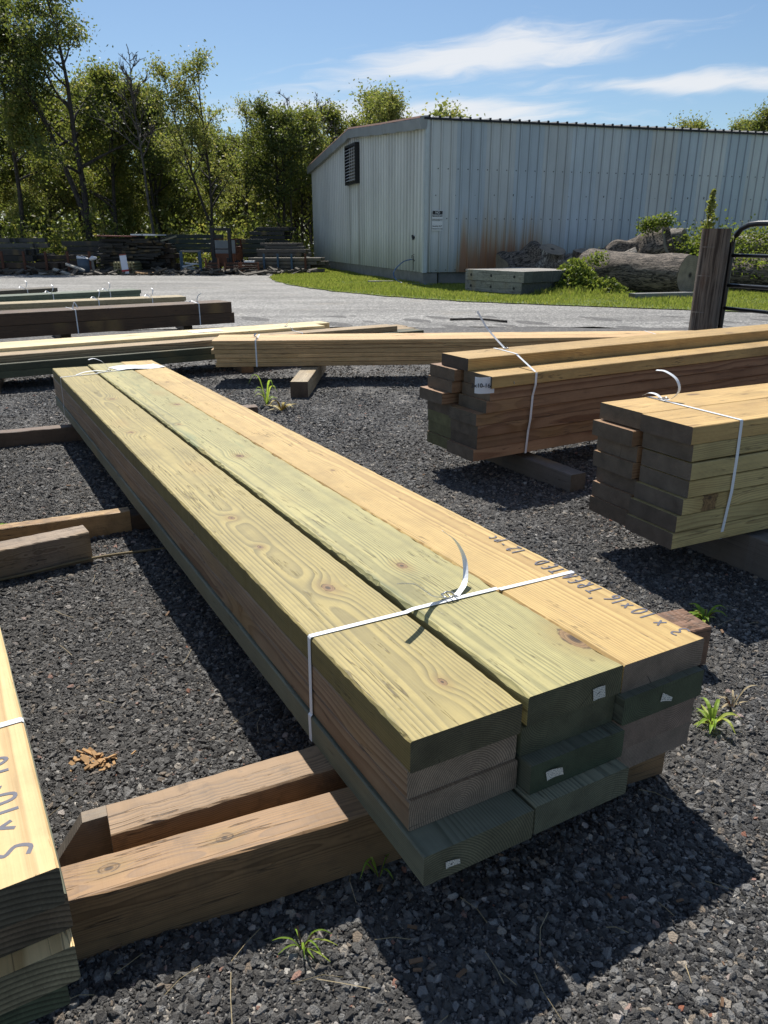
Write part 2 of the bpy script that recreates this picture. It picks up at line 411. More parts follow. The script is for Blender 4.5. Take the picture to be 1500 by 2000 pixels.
L_grass = leaf_mat('grass_blades', (.18, .235, .045), (.235, .27, .055), (.32, .28, .09), .45, .6)
L_weed = leaf_mat('weed_leaves', (.24, .40, .05), (.32, .46, .06), (.40, .42, .09), .5, 3)
L_ivy = leaf_mat('ivy_leaves', (.08, .13, .022), (.14, .19, .035), (.24, .24, .06), .45, 2)


def siding_mat(name, base, rust):
    m, t = mat(name)
    p = t.node('ShaderNodeNewGeometry').outputs['Position']
    q = t.v('SUBTRACT', p, (1.189, 23.132, 0))
    s = t.v('DOT_PRODUCT', q, (.95662, .29135, 0)) if rust else t.v('DOT_PRODUCT', q, (-.29296, .95612, 0))
    z = t.sep(p)[2]
    col = t.scale(base, t.m('MULTIPLY_ADD', t.attr('tint'), .16, .92))
    blue = t.mix(t.attr('blue'), (1, 1, 1), (.80, .89, 1.0)); col = t.mix(1.0, col, blue, 'MULTIPLY')
    cloud = t.noise(t.xyz(t.m('MULTIPLY', s, .9), t.m('MULTIPLY', z, .45), 0.0), 1.0, 5, .6)
    col = t.scale(col, t.m('MULTIPLY_ADD', cloud, .5, .75))
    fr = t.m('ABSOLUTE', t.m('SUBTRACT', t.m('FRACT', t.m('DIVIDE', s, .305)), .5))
    rib_shade = t.step(fr, .20, .10) if rust else t.m('MULTIPLY', t.step(fr, .14, .24), t.step(fr, .36, .27))  # shade on the sides of the ribs, painted into the siding colour
    rib_shade = t.m('MULTIPLY', rib_shade, t.step(fr, .035, .075)) if rust else rib_shade
    col = t.scale(col, t.m('MULTIPLY_ADD', rib_shade, -.27 if rust else -.26, 1.0))
    st = t.noise(t.xyz(t.m('MULTIPLY', s, 16.0), t.m('MULTIPLY', z, .35), 2.0), 1.0, 4, .6)
    col = t.scale(col, t.m('MULTIPLY_ADD', st, .3, .85))
    algae = t.m('MULTIPLY', t.step(t.m('ADD', z, t.m('MULTIPLY', st, .9)), 1.9, .5), .55)
    col = t.mix(algae, col, (.24, .25, .17))
    if rust:
        colm = t.noise(t.xyz(t.m('MULTIPLY', s, 4.5), 0.0, 5.0), 1.0, 3, .6)
        reg = t.m('MULTIPLY', t.step(s, .7, 1.3), t.step(s, 5.0, 3.4))
        reg2 = t.m('MULTIPLY', t.m('MULTIPLY', t.step(s, 4.9, 5.3), t.step(s, 7.6, 6.7)), .62)
        top = t.m('MULTIPLY', t.m('ADD', reg, reg2), t.m('MULTIPLY_ADD', colm, 3.0, .35))
        fade = t.m('SUBTRACT', top, t.m('MULTIPLY', z, .95))
        rm = t.step(t.m('ADD', fade, t.m('MULTIPLY', t.m('SUBTRACT', st, .5), 1.1)), -.15, 1.25)
        rc = t.mix(t.step(reg2, .1, .3), t.mix(t.step(fade, .5, 1.4), (.36, .25, .12), (.34, .145, .055)), (.27, .22, .12))
        col = t.mix(t.m('MULTIPLY', rm, .88, clamp=True), col, rc)
    else:
        d1 = t.m('ABSOLUTE', t.m('SUBTRACT', s, 8.45)); d2 = t.m('ABSOLUTE', t.m('SUBTRACT', s, 7.15))
        dm = t.m('MAXIMUM', t.step(d1, .12, .02), t.m('MULTIPLY', t.step(d2, .08, .02), .55))
        dm = t.m('MULTIPLY', dm, t.step(z, 3.15, 3.0)); col = t.mix(t.m('MULTIPLY', dm, .75), col, (.10, .06, .035))
    t.set(t.b.inputs['Base Color'], col); t.set(t.b.inputs['Roughness'], .5); t.set(t.b.inputs['Metallic'], .0)
    t.set(t.b.inputs['Specular IOR Level'], .4)
    return m


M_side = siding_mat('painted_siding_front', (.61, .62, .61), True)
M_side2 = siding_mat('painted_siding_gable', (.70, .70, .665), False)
M_trim = simple('grey_trim_metal', (.30, .31, .31), .5, 0, .35, 2.5)
M_rtrim = simple('rusty_trim_edge', (.16, .075, .05), .8, 0, .5, 5)

# ------------------------------------------------------------------ the setting
def sheet(name, xs, ys, zf, m, kind='structure'):
    X, Y = np.meshgrid(xs, ys); Z = zf(X, Y)
    v = np.stack([X.ravel(), Y.ravel(), Z.ravel()], 1); nx, ny = len(xs), len(ys)
    i = np.arange(nx * ny).reshape(ny, nx)
    f = np.stack([i[:-1, :-1].ravel(), i[:-1, 1:].ravel(), i[1:, 1:].ravel(), i[1:, :-1].ravel()], 1)
    me = bpy.data.meshes.new(name); me.from_pydata(v.tolist(), [], f.tolist()); me.materials.append(m)
    me.polygons.foreach_set('use_smooth', [True] * len(f))
    o = link(name, me); o['kind'] = kind
    return o


def bumps(X, Y):
    return .006 * np.sin(X * 3.1 + 1.3 * np.sin(Y * 1.7)) * np.cos(Y * 2.3 + X) + .004 * np.sin(X * 7.3 + Y * 5.1)


ys = np.concatenate([np.arange(-6, 14, .12), np.arange(14, 60, 2), np.arange(60, 2001, 97)])
xs = np.concatenate([np.arange(-2000, -40, 140), np.arange(-40, -8, 4), np.arange(-8, 8, .12), np.arange(8, 40, 4), np.arange(40, 2001, 140)])
sheet('ground', xs, ys, lambda X, Y: gzn(Y) + bumps(X, Y) * (np.abs(X) < 8) * (Y < 14), M_ground)


def outline_sheet(name, pts, z, m, jag=.12, up=.004):
    """flat sheet from an outline with a ragged edge"""
    out = []
    for i in range(len(pts)):
        a = Vector((*pts[i], 0)); b = Vector((*pts[(i + 1) % len(pts)], 0)); n = max(1, int((b - a).length / .35)) if (b - a).length < 60 else 1
        for k in range(n):
            p = a.lerp(b, k / n); j = jag * (random.random() - .5)
            out.append((p.x + j, p.y + jag * (random.random() - .5), z + up))
    bm = bmesh.new(); vs = [bm.verts.new(p) for p in out]; f = bm.faces.new(vs)
    bmesh.ops.triangulate(bm, faces=[f]); me = bpy.data.meshes.new(name); bm.to_mesh(me); bm.free(); me.materials.append(m)
    o = link(name, me); o['kind'] = 'structure'
    if me.polygons[0].normal.z < 0: me.flip_normals()
    return o


outline_sheet('road', [(-60, 11.4), (-6, 11.5), (-2.2, 12.0), (0, 12.1), (4.8, 12.1), (9, 11.9), (30, 11.0), (80, 9), (80, 29), (30, 31), (-60, 31.5)], -.165, M_road, .22, .004)

# grass verge, gently mounded in front of the shed
GR = [(-3.75, 26.2), (-3.3, 24.6), (-2.4, 22.4), (-1.35, 20.4), (.1, 18.6), (1.7, 17.1), (3.6, 16.1), (5.9, 15.0), (7.2, 14.45), (9.5, 13.8), (16, 12.6),
      (26, 11), (26, 34), (1, 34), (-3.0, 38), (-4.4, 36), (-4.3, 31), (-4.1, 28)]
outline_sheet('grass_soil', GR, -.165, simple('turf', (.11, .15, .03), .9, 0, .5, 2.0), .15, .022)
poly = np.array(GR)


def inside(px, py, poly=poly):
    c = np.zeros(len(px), bool); n = len(poly); j = n - 1
    for i in range(n):
        xi, yi = poly[i]; xj, yj = poly[j]
        k = ((yi > py) != (yj > py)) & (px < (xj - xi) * (py - yi) / (yj - yi + 1e-12) + xi); c ^= k; j = i
    return c


def quads_mesh(name, P, A, B, m, tri=False):
    """leaf shapes: P centre, A half length vec, B half width vec (numpy n x 3)"""
    n = len(P)
    if tri:
        v = np.stack([P - B, P + B, P + A], 1).reshape(-1, 3); f = np.arange(3 * n).reshape(n, 3)
    else:
        v = np.stack([P - A, P + B - .1 * A, P + A, P - B - .1 * A], 1).reshape(-1, 3); f = np.arange(4 * n).reshape(n, 4)
    me = bpy.data.meshes.new(name); k = f.shape[1]
    me.vertices.add(len(v)); me.vertices.foreach_set('co', v.ravel()); me.loops.add(n * k); me.loops.foreach_set('vertex_index', f.ravel())
    me.polygons.add(n); me.polygons.foreach_set('loop_start', np.arange(n) * k); me.polygons.foreach_set('loop_total', np.full(n, k))
    me.update(calc_edges=True); me.validate(); me.materials.append(m)
    return me


rng = np.random.default_rng(5)


def rand_dirs(n, up=0.0):
    d = rng.normal(size=(n, 3)); d[:, 2] += up; return d / np.linalg.norm(d, axis=1, keepdims=True)


def leaves_mesh(name, P, size, m, asp=.45, up=0.0):
    n = len(P); A = rand_dirs(n, up); B = np.cross(A, rand_dirs(n)); B /= np.linalg.norm(B, axis=1, keepdims=True) + 1e-9
    s = (size * (0.6 + .8 * rng.random(n)))[:, None]
    return quads_mesh(name, P, A * s * .5, B * s * asp * .5, m)


# grass blades
n = 420000
gx = rng.uniform(-4.6, 20, n); gy = rng.uniform(12, 37.5, n)
keep = inside(gx, gy) & (gx < gy * .56 + 1.5) & (rng.random(n) < np.clip(1.6 - (gy - 14) / 22, .35, 1))
gx, gy = gx[keep], gy[keep]; n = len(gx)
edge = inside(gx, gy - .35) & inside(gx - .3, gy)
h = (.035 + .05 * rng.random(n) ** 2) * np.where(edge, 1, .6) * (1 + .5 * np.sin(gx * 1.7) * np.cos(gy * 1.3))
tall = (np.hypot((gx - 4.4) / 1.3, (gy - 19.6) / .9) < 1) | ((gy > 19.2 + .3 * gx - 1.8) & (gx > 5)); h = np.where(tall, h * 2.0, h)
P = np.stack([gx, gy, np.full(n, -.145)], 1); A = rand_dirs(n) * .5; A[:, 2] = 1; A *= h[:, None]
a = rng.uniform(0, math.pi, n); B = np.stack([np.cos(a), np.sin(a), 0 * a], 1) * .007 * (1 + gy[:, None] / 20)
o = link('grass', quads_mesh('grass', P, A, B, L_grass, True)); o['kind'] = 'stuff'
o['label'] = 'bright green mown grass in front of the metal shed'; o['category'] = 'grass'


# loose crushed stone: geometry-node scatter of six faceted stones over the near yard
def gravel_object():
    ysr = np.concatenate([np.arange(.25, 3, .1), np.arange(3, 9.01, .25)])
    rows = []; nx = 41
    for yv in ysr:
        hw = .62 * yv + 2.1
        rows.append([(x, yv) for x in np.linspace(-hw, hw, nx)])
    V = np.array(rows).reshape(-1, 2); Z = gzn(V[:, 1]) + bumps(V[:, 0], V[:, 1]) + .001
    i = np.arange(len(V)).reshape(len(ysr), nx)
    f = np.stack([i[:-1, :-1].ravel(), i[:-1, 1:].ravel(), i[1:, 1:].ravel(), i[1:, :-1].ravel()], 1)
    me = bpy.data.meshes.new('gravel'); me.from_pydata(np.column_stack([V, Z]).tolist(), [], f.tolist())
    Y = V[:, 1]
    dens = me.attributes.new('dens', 'FLOAT', 'POINT')
    dens.data.foreach_set('value', np.interp(Y, [0, 1.6, 3, 5, 7, 9], [50000, 42000, 23000, 9500, 4000, 300]))
    sca = me.attributes.new('sca', 'FLOAT', 'POINT'); sca.data.foreach_set('value', np.interp(Y, [0, 2, 4, 9], [1.0, 1.05, 1.3, 1.7]))
    ob = link('gravel', me); ob['kind'] = 'stuff'; ob['label'] = 'dark crushed stone covering the yard between the lumber stacks'; ob['category'] = 'gravel'
    g = bpy.data.node_groups.new('scatter_stones', 'GeometryNodeTree')
    g.interface.new_socket('Geometry', in_out='INPUT', socket_type='NodeSocketGeometry')
    g.interface.new_socket('Geometry', in_out='OUTPUT', socket_type='NodeSocketGeometry')
    N = g.nodes; L = g.links; gi = N.new('NodeGroupInput'); go = N.new('NodeGroupOutput')
    at = N.new('GeometryNodeInputNamedAttribute'); at.data_type = 'FLOAT'; at.inputs[0].default_value = 'dens'
    at2 = N.new('GeometryNodeInputNamedAttribute'); at2.data_type = 'FLOAT'; at2.inputs[0].default_value = 'sca'
    di = N.new('GeometryNodeDistributePointsOnFaces'); di.distribute_method = 'RANDOM'
    L.new(gi.outputs[0], di.inputs['Mesh']); L.new(at.outputs[0], di.inputs['Density'])
    g2i = N.new('GeometryNodeGeometryToInstance')
    for k in range(7):
        ico = N.new('GeometryNodeMeshIcoSphere'); ico.inputs['Radius'].default_value = 1; ico.inputs['Subdivisions'].default_value = 1 if k < 4 else 2
        pos = N.new('GeometryNodeInputPosition'); nz = N.new('ShaderNodeTexNoise'); nz.noise_dimensions = '4D'
        nz.inputs['W'].default_value = k * 7.3; nz.inputs['Scale'].default_value = 1.1; L.new(pos.outputs[0], nz.inputs['Vector'])
        sb = N.new('ShaderNodeVectorMath'); sb.operation = 'SUBTRACT'; sb.inputs[1].default_value = (.5, .5, .5); L.new(nz.outputs[1], sb.inputs[0])
        sc = N.new('ShaderNodeVectorMath'); sc.operation = 'SCALE'; sc.inputs[3].default_value = 2.2; L.new(sb.outputs[0], sc.inputs[0])
        sp = N.new('GeometryNodeSetPosition'); L.new(ico.outputs[0], sp.inputs[0]); L.new(sc.outputs[0], sp.inputs['Offset'])
        tr = N.new('GeometryNodeTransform'); tr.inputs['Scale'].default_value = (1, .62 + .3 * ((k * 5) % 3) / 2, .45 + .3 * ((k * 7) % 4) / 3)
        L.new(sp.outputs[0], tr.inputs[0])
        sm = N.new('GeometryNodeSetMaterial'); sm.inputs['Material'].default_value = M_stone; L.new(tr.outputs[0], sm.inputs[0])
        ss = N.new('GeometryNodeSetShadeSmooth'); ss.inputs['Shade Smooth'].default_value = False; L.new(sm.outputs[0], ss.inputs[0])
        L.new(ss.outputs[0], g2i.inputs[0])
    io = N.new('GeometryNodeInstanceOnPoints'); L.new(di.outputs[0], io.inputs['Points']); L.new(g2i.outputs[0], io.inputs['Instance'])
    io.inputs['Pick Instance'].default_value = True
    ri = N.new('FunctionNodeRandomValue'); ri.data_type = 'INT'; ri.inputs[4].default_value = 0; ri.inputs[5].default_value = 6
    L.new(ri.outputs[2], io.inputs['Instance Index'])
    rr = N.new('FunctionNodeRandomValue'); rr.data_type = 'FLOAT_VECTOR'; rr.inputs[0].default_value = (-.7, -.7, 0); rr.inputs[1].default_value = (.7, .7, 6.28); rr.inputs['Seed'].default_value = 3
    L.new(rr.outputs[0], io.inputs['Rotation'])
    rs = N.new('FunctionNodeRandomValue'); rs.data_type = 'FLOAT'; rs.inputs[2].default_value = 0; rs.inputs[3].default_value = 1; rs.inputs['Seed'].default_value = 9
    pw = N.new('ShaderNodeMath'); pw.operation = 'POWER'; pw.inputs[1].default_value = 9.0; L.new(rs.outputs[1], pw.inputs[0])
    ma = N.new('ShaderNodeMath'); ma.operation = 'MULTIPLY_ADD'; ma.inputs[1].default_value = .0085; ma.inputs[2].default_value = .0029; L.new(pw.outputs[0], ma.inputs[0])
    mm = N.new('ShaderNodeMath'); mm.operation = 'MULTIPLY'; L.new(ma.outputs[0], mm.inputs[0]); L.new(at2.outputs[0], mm.inputs[1])
    L.new(mm.outputs[0], io.inputs['Scale'])
    L.new(io.outputs[0], go.inputs[0])
    md = ob.modifiers.new('scatter', 'NODES'); md.node_group = g
    return ob


gravel_object()

# ------------------------------------------------------------------ lumber
TAN = dict(ca=(.56, .395, .155), cb=(.35, .21, .075), cg=(.34, .36, .14), ce=(.20, .15, .11), gm=.05)
GRN = dict(ca=(.40, .35, .15), cb=(.155, .15, .065), cg=(.17, .225, .12), ce=(.088, .084, .048), gm=.46)
YGR = dict(ca=(.47, .375, .145), cb=(.20, .165, .06), cg=(.22, .25, .125), ce=(.11, .095, .055), gm=.36)
BRN = dict(ca=(.36, .26, .165), cb=(.16, .09, .05), cg=(.22, .20, .12), ce=(.27, .20, .14), gm=.10)
DKG = dict(ca=(.19, .195, .135), cb=(.085, .09, .06), cg=(.12, .15, .10), ce=(.078, .078, .046), gm=.4)
OLD = dict(ca=(.30, .20, .115), cb=(.125, .075, .042), cg=(.16, .13, .10), ce=(.12, .085, .055), gm=.25)
GRY = dict(ca=(.27, .255, .225), cb=(.13, .12, .10), cg=(.18, .17, .15), ce=(.10, .09, .08), gm=.3)
ORG = dict(ca=(.62, .42, .165), cb=(.35, .19, .065), cg=(.45, .36, .18), ce=(.085, .07, .055), gm=.08)
PNK = dict(ca=(.36, .22, .125), cb=(.155, .07, .035), cg=(.26, .2, .12), ce=(.10, .085, .07), gm=.12)

mesh_cache = {}


def board_mesh(L, Wd, H, variant=0, fine=True, rough=0.0):
    key = (round(L, 3), round(Wd, 3), round(H, 3), variant, fine, rough)
    if key in mesh_cache: return mesh_cache[key]
    rnd = random.Random(hash(key) & 0xffff if False else int(L * 1000 + Wd * 7000 + H * 31000 + variant * 101))
    n = (240 if rough else 40) if fine else 2; b = min(.0028, H * .08) if fine else min(.004, H * .06)
    mb = MB(); ring0 = None
    for i in range(n + 1):
        x = L * i / n
        j = (lambda a: (rnd.random() - .5) * a) if fine else (lambda a: 0.0)
        e = b + abs(j(.003)); rg = rough * max(0.0, noise.noise(Vector((x * 9, variant, 3))) + .25 + j(.7)) if rough else 0.0; e += rg; wob = j(.0012); wo2 = j(.0012)
        if i in (0, n): e = b; wob = wo2 = 0
        y0, y1 = wob, Wd + wo2
        r = [(x, y0 + e, 0), (x, y1 - b, 0), (x, y1, b), (x, y1, H - e), (x, y1 - e, H), (x, y0 + e, H), (x, y0, H - e * .8), (x, y0, b)]
        o = len(mb.v); mb.v += r
        if i:
            for k in range(8): mb.f.append((o - 8 + k, o - 8 + (k + 1) % 8, o + (k + 1) % 8, o + k))
    mb.f.append(tuple(range(8))[::-1]); o = len(mb.v) - 8; mb.f.append(tuple(range(o, o + 8)))
    me = mb.mesh('board', WOOD); mesh_cache[key] = me
    return me


def dress(o, style, Wd, H, rnd=random, **kw):
    p = dict(style); p.update(kw)
    j = rnd.uniform(.80, 1.15)
    for k in ('ca', 'cb', 'cg', 'ce'): o[k] = [float(c * j) for c in p[k]]
    o['gm'] = float(p['gm']); o['seed'] = float(p.get('seed', rnd.uniform(0, 90)))
    o['py'] = float(p.get('py', Wd * rnd.uniform(.1, .9))); o['pz'] = float(p.get('pz', rnd.choice([-1, 1]) * rnd.uniform(.03, .12) + (H if rnd.random() < .5 else 0)))
    o['rs'] = float(p.get('rs', rnd.uniform(.0036, .0052))); o['wear'] = float(p.get('wear', .15)); o['kn'] = float(p.get('kn', 1.0)); o['ed'] = float(p.get('ed', 0.0))
    for i, kk in enumerate(p.get('knots', ())): o['k%d' % (i + 1)] = [float(c) for c in kk]
    return o


class Bundle:
    """a strapped bundle: local X runs along the boards from the near end, s / t / h measured from the near top left corner"""
    def __init__(b, name, label, cat, origin, d, Htot, group=None):
        b.d = Vector(d).normalized(); b.H = Htot
    @staticmethod
    def make(name, label, cat, O, yaw, tl, rl, Htot, group=None):
        b = Bundle.__new__(Bundle); b.H = Htot
        d = Vector((math.cos(yaw) * math.cos(tl), math.sin(yaw) * math.cos(tl), math.sin(tl)))
        w0 = Vector((math.sin(yaw), -math.cos(yaw), 0)); u0 = w0.cross(d)
        wv = math.cos(rl) * w0 + math.sin(rl) * u0; u = wv.cross(d)
        b.d, b.w, b.u = d, wv, u
        O = Vector(O); base = O - u * Htot; yv = -wv
        Mx = Matrix(((d.x, yv.x, u.x, base.x), (d.y, yv.y, u.y, base.y), (d.z, yv.z, u.z, base.z), (0, 0, 0, 1)))
        e = bpy.data.objects.new(name, None); COL.objects.link(e); e.matrix_world = Mx; e.empty_display_size = .1
        e['label'] = label; e['category'] = cat
        if group: e['group'] = group
        b.e = e; b.O = O; return b
    def P(b, s, t, h): return Vector((s, -t, b.H - h))
    def board(b, s, t, h, L, Wd, H, style, rot=0.0, variant=0, fine=True, name='board', rough=0.0, **kw):
        o = link(name, board_mesh(L, Wd, H, variant, fine, rough), b.e, (s, -(t + Wd), b.H - h - H), (0, 0, rot))
        dress(o, style, Wd, H, **kw); return o
    def strap(b, s, path, tails=(), buckle=None, width=.0135, shear=0.0):
        """path of (t, h) round the bundle at distance s; tails are lists of (ds, t, h)"""
        pts = [b.P(s + shear * t, t, h) for t, h in path]
        mb = MB(); mb.ribbon(pts, (1, 0, 0), width, .0009); o = link('strap', mb.mesh('strap', M_strap), b.e)
        for tl in tails:
            cps = [b.P(s + ds, t, h) for ds, t, h in tl]; pp = spline(cps, 6)
            link('strap_tail', MB().ribbon(pp, (1, .12, .15), width, .0008).mesh('strap_tail', M_strap), o)
        if buckle:
            ds, t, h = buckle; c = b.P(s + ds, t, h); mb = MB()
            for k in (-1, 0, 1):
                mb.tube([c + Vector((-.013, k * .014, .004)), c + Vector((.013, k * .014, .004))], .0019, 6)
            for k in (-1, 1):
                mb.tube([c + Vector((k * .013, -.015, .004)), c + Vector((k * .013, 0, .008)), c + Vector((k * .013, .015, .004))], .0019, 6)
            link('buckle', mb.mesh('buckle', M_wire, True), o)
        return o


def spline(cps, k=6):
    c = [Vector(p) for p in cps]; c = [c[0] * 2 - c[1]] + c + [c[-1] * 2 - c[-2]]; out = []
    for i in range(1, len(c) - 2):
        for j in range(k):
            t = j / k
            out.append(.5 * ((2 * c[i]) + (c[i + 1] - c[i - 1]) * t + (2 * c[i - 1] - 5 * c[i] + 4 * c[i + 1] - c[i + 2]) * t * t + (-c[i - 1] + 3 * c[i] - 3 * c[i + 1] + c[i + 2]) * t ** 3))
    out.append(c[-2]); return out


# hand-lettered strokes, unit cell about .7 wide and 1 high
GLY = {'3': [[(.05, .95), (.45, 1), (.6, .8), (.3, .55), (.62, .3), (.4, 0), (0, .08)]], 'x': [[(0, .75), (.5, .15)], [(.5, .7), (.02, .1)]],
       '1': [[(.15, 1), (.12, 0)]], '0': [[(.3, .95), (.05, .6), (.1, .1), (.45, .05), (.6, .5), (.5, .9), (.3, .95)]],
       '6': [[(.5, 1), (.15, .6), (.05, .2), (.3, 0), (.5, .15), (.45, .4), (.1, .3)]], "'": [[(.1, 1), (.05, .75)]],
       'T': [[(0, 1), (.7, .97)], [(.36, 1), (.33, 0)]], 'R': [[(.08, 0), (.1, 1), (.45, .9), (.45, .6), (.1, .5), (.5, 0)]],
       'E': [[(.5, 1), (.08, .97), (.06, 0), (.5, .03)], [(.08, .5), (.42, .52)]], 'A': [[(0, 0), (.25, 1), (.5, 0)], [(.08, .4), (.42, .4)]],
       'D': [[(.08, 0), (.1, 1), (.5, .75), (.52, .3), (.08, 0)]], '2': [[(.05, .8), (.3, 1), (.5, .75), (.3, .4), (0, .02), (.6, .05)]],
       'p': [[(.05, .6), (.08, -.3)], [(.06, .55), (.4, .6), (.4, .25), (.08, .2)]], 'c': [[(.45, .5), (.15, .55), (.08, .15), (.45, .05)]],
       '-': [[(.05, .45), (.4, .45)]], 'I': [[(.1, 1), (.1, 0)]]}


def handwriting(b, items, size, thick, h=-.0006):
    """items: (char, s, t) baseline positions; reads away from the near end, tops of the letters towards small t"""
    mb = MB(); hh = h
    for ch, s0, t0 in items:
        for k, st in enumerate(GLY[ch]):
            hh -= .00006
            pts = [b.P(s0 + u * size * .62, t0 - v * size, hh) for u, v in st]
            if len(pts) > 2: pts = spline(pts, 4)
            ws = []
            for i in range(len(pts)):
                dd = pts[min(i + 1, len(pts) - 1)] - pts[max(i - 1, 0)]; ws.append(Vector((-dd.y, dd.x, 0)))
            mb.ribbon(pts, ws, thick, .0003)
    return mb


def sub_of(child, parent):
    """re-hang a mesh built in the bundle's frame under one of its boards"""
    child.parent = parent
    L = parent.matrix_local if False else (Matrix.Translation(parent.location) @ parent.rotation_euler.to_matrix().to_4x4())
    child.matrix_local = L.inverted()
    return child


H3, W10 = .0635, .235
# --- main stack
A = Bundle.make('lumber_bundle', 'long strapped bundle of twelve wide green and tan planks filling the middle of the photo',
                'lumber bundle', (.0438, 1.0187, CAMZ - .7774), 2.08176, -.01709, -.01553, 4 * H3, 'strapped lumber bundles')
Lm = 4.87
def kl(s0, t0, Wb, *ks): return [(s - s0, Wb - (t - t0), r) for s, t, r in ks]


b1 = A.board(0, 0, 0, Lm, .2345, H3, YGR, rot=R(-.05), py=.125, pz=-.115, rough=.003, seed=13.9, rs=.0044, kn=0, ed=.45, gm=.40,
             knots=kl(0, 0, .2345, (.128, .147, .008), (.612, .138, .013), (.942, .088, .007), (1.211, .096, .010), (2.55, .07, .011), (3.45, .15, .013)))
b2 = A.board(.004, .2515, -.004, Lm + .06, .236, H3, GRN, py=.19, pz=-.06, rough=.008, seed=40.2, rs=.0044, gm=.42, kn=0, knots=kl(.004, .2515, .236, (.128, .480, .024), (.635, .358, .012), (1.9, .36, .014), (3.1, .42, .016), (2.6, .3, .008)))
b3 = A.board(.006, .4925, 0, Lm + .13, .234, H3, TAN, rough=.003, py=.06, pz=-.12, seed=23.7, rs=.0042, gm=.02, kn=0, knots=kl(.006, .4915, .235, (1.55, .6, .008), (3.9, .57, .012)))
A.board(.012, .002, H3 + .0012, Lm, W10, H3 - .002, BRN, variant=1, seed=5.1, pz=-.02, py=.1)
A.board(.006, .003, 2 * H3, Lm, W10, H3 - .001, BRN, variant=2, seed=66.1, py=.125, pz=.02)
b4 = A.board(-.056, -.004, 3 * H3, Lm + .03, W10, H3 - .001, DKG, seed=31.9, ce=(.10, .098, .062), pz=-.05)
A.board(.010, .246, H3, Lm, W10, H3 - .001, DKG, variant=1, seed=71.2, ca=(.11, .13, .08))
b5 = A.board(-.022, .2475, 2 * H3, Lm, .2365, H3 - .001, DKG, variant=2, seed=8.3, ce=(.062, .080, .046))
b5b = A.board(-.052, .2385, 3 * H3 + .0005, Lm, W10, H3 - .001, DKG, variant=1, seed=12.9, ce=(.095, .098, .065), ca=(.24, .23, .15))
b6 = A.board(-.012, .4845, H3, Lm, W10 - .003, H3 - .001, DKG, seed=51.9, ce=(.066, .084, .048), py=.16, pz=.05)
A.board(-.008, .4825, 2 * H3, Lm, .222, H3 - .001, BRN, variant=1, seed=15.5, ce=(.20, .145, .11), py=.1, pz=-.03)
A.board(0, .475, 3 * H3, Lm, .24, H3 - .001, BRN, seed=29.5, ce=(.20, .155, .12), py=-.05, pz=-.03)
path = [(-.0045, 4 * H3 + .001), (-.0055, 3 * H3), (-.0015, 3 * H3 - .004), (-.0012, .002), (.001, -.0015), (.12, -.0022), (.2345, -.0025), (.252, -.0062), (.36, -.0068), (.487, -.0066), (.4925, -.0025),
        (.60, -.0018), (.724, -.0016), (.7275, .001), (.7278, H3), (.722, 2 * H3), (.7165, 4 * H3 + .001)]
A.strap(.409, path, tails=[[(.004, .375, -.008), (.035, .42, -.022), (.075, .445, -.060), (.10, .435, -.100), (.115, .405, -.128)]],
        buckle=(.004, .355, -.009), shear=-.012)
link('strap_tail', MB().ribbon(spline([A.P(.416, .345, -.008), A.P(.412, .31, -.022), A.P(.400, .28, -.046), A.P(.375, .235, -.082), A.P(.354, .184, -.104)], 6), (.72, -.47, -.5), .013, .0008).mesh('strap_tail', M_strap), [o for o in A.e.children if o.name.startswith('strap')][0])
A.strap(4.40, path, shear=.28, tails=[[(.10, .33, -.008), (.17, .30, -.06), (.20, .25, -.085), (.19, .21, -.080)],
                                      [(.09, .31, -.008), (.05, .24, -.022), (.03, .16, -.022), (.03, .10, -.006)]], buckle=(.092, .32, -.009))
items = [('3', .040, .724), ('x', .092, .715), ('1', .133, .722), ('0', .152, .722), ('x', .188, .716), ('1', .216, .720), ('6', .232, .720), ("'", .262, .690),
         ('T', .284, .716), ('R', .318, .716), ('E', .349, .716), ('A', .376, .718), ('T', .4165, .716), ('E', .448, .716), ('D', .478, .716),
         ('1', .572, .712), ('2', .590, .712), ('-', .63, .705), ('p', .660, .708), ('c', .688, .708)]
mb = handwriting(A, items, .044, .0046)
sub_of(link('handwriting', mb.mesh('handwriting', M_ink), A.e, kind='stuff'), b3)
pp = MB(); pts = [A.P(4.60 + .06 * k / 6, .37 + .33 * k / 6, -.0075 - .006 * math.sin(k * 1.0)) for k in range(7)]
pp.ribbon(pts, (1, 0, 0), .21, .0004); link('paper_sheet', pp.mesh('paper_sheet', M_paper), A.e)


def tag_on(board, b, s, t, h, wd=.026, ht=.024, rot=.2, curl=.4, cut=0):
    """small stapled paper tag on the near end face of a board"""
    mb = MB(); n = 5; c = b.P(s, t, h); vs = []; sx = []
    for i in range(n + 1):
        for j in (0, 1):
            a = (i / n - .5) * wd; v = (j - .5) * ht * (1 - cut * i / n)
            ca, sa = math.cos(rot), math.sin(rot); y = a * ca - v * sa; z = a * sa + v * ca
            vs.append(c + Vector((-.0022 - curl * (i / n) ** 2 * wd, -y, z)))
    mb.add(vs, [(2 * i, 2 * i + 1, 2 * i + 3, 2 * i + 2) for i in range(n)])
    # staple
    o = sub_of(link('paper_tag', mb.mesh('paper_tag', M_tag), b.e), board)
    st = MB().tube([c + Vector((-.0035, .004, -.002)), c + Vector((-.0035, -.005, .003))], .0006, 5)
    sub_of(link('staple', st.mesh('staple', M_dark), b.e), board)
    return o


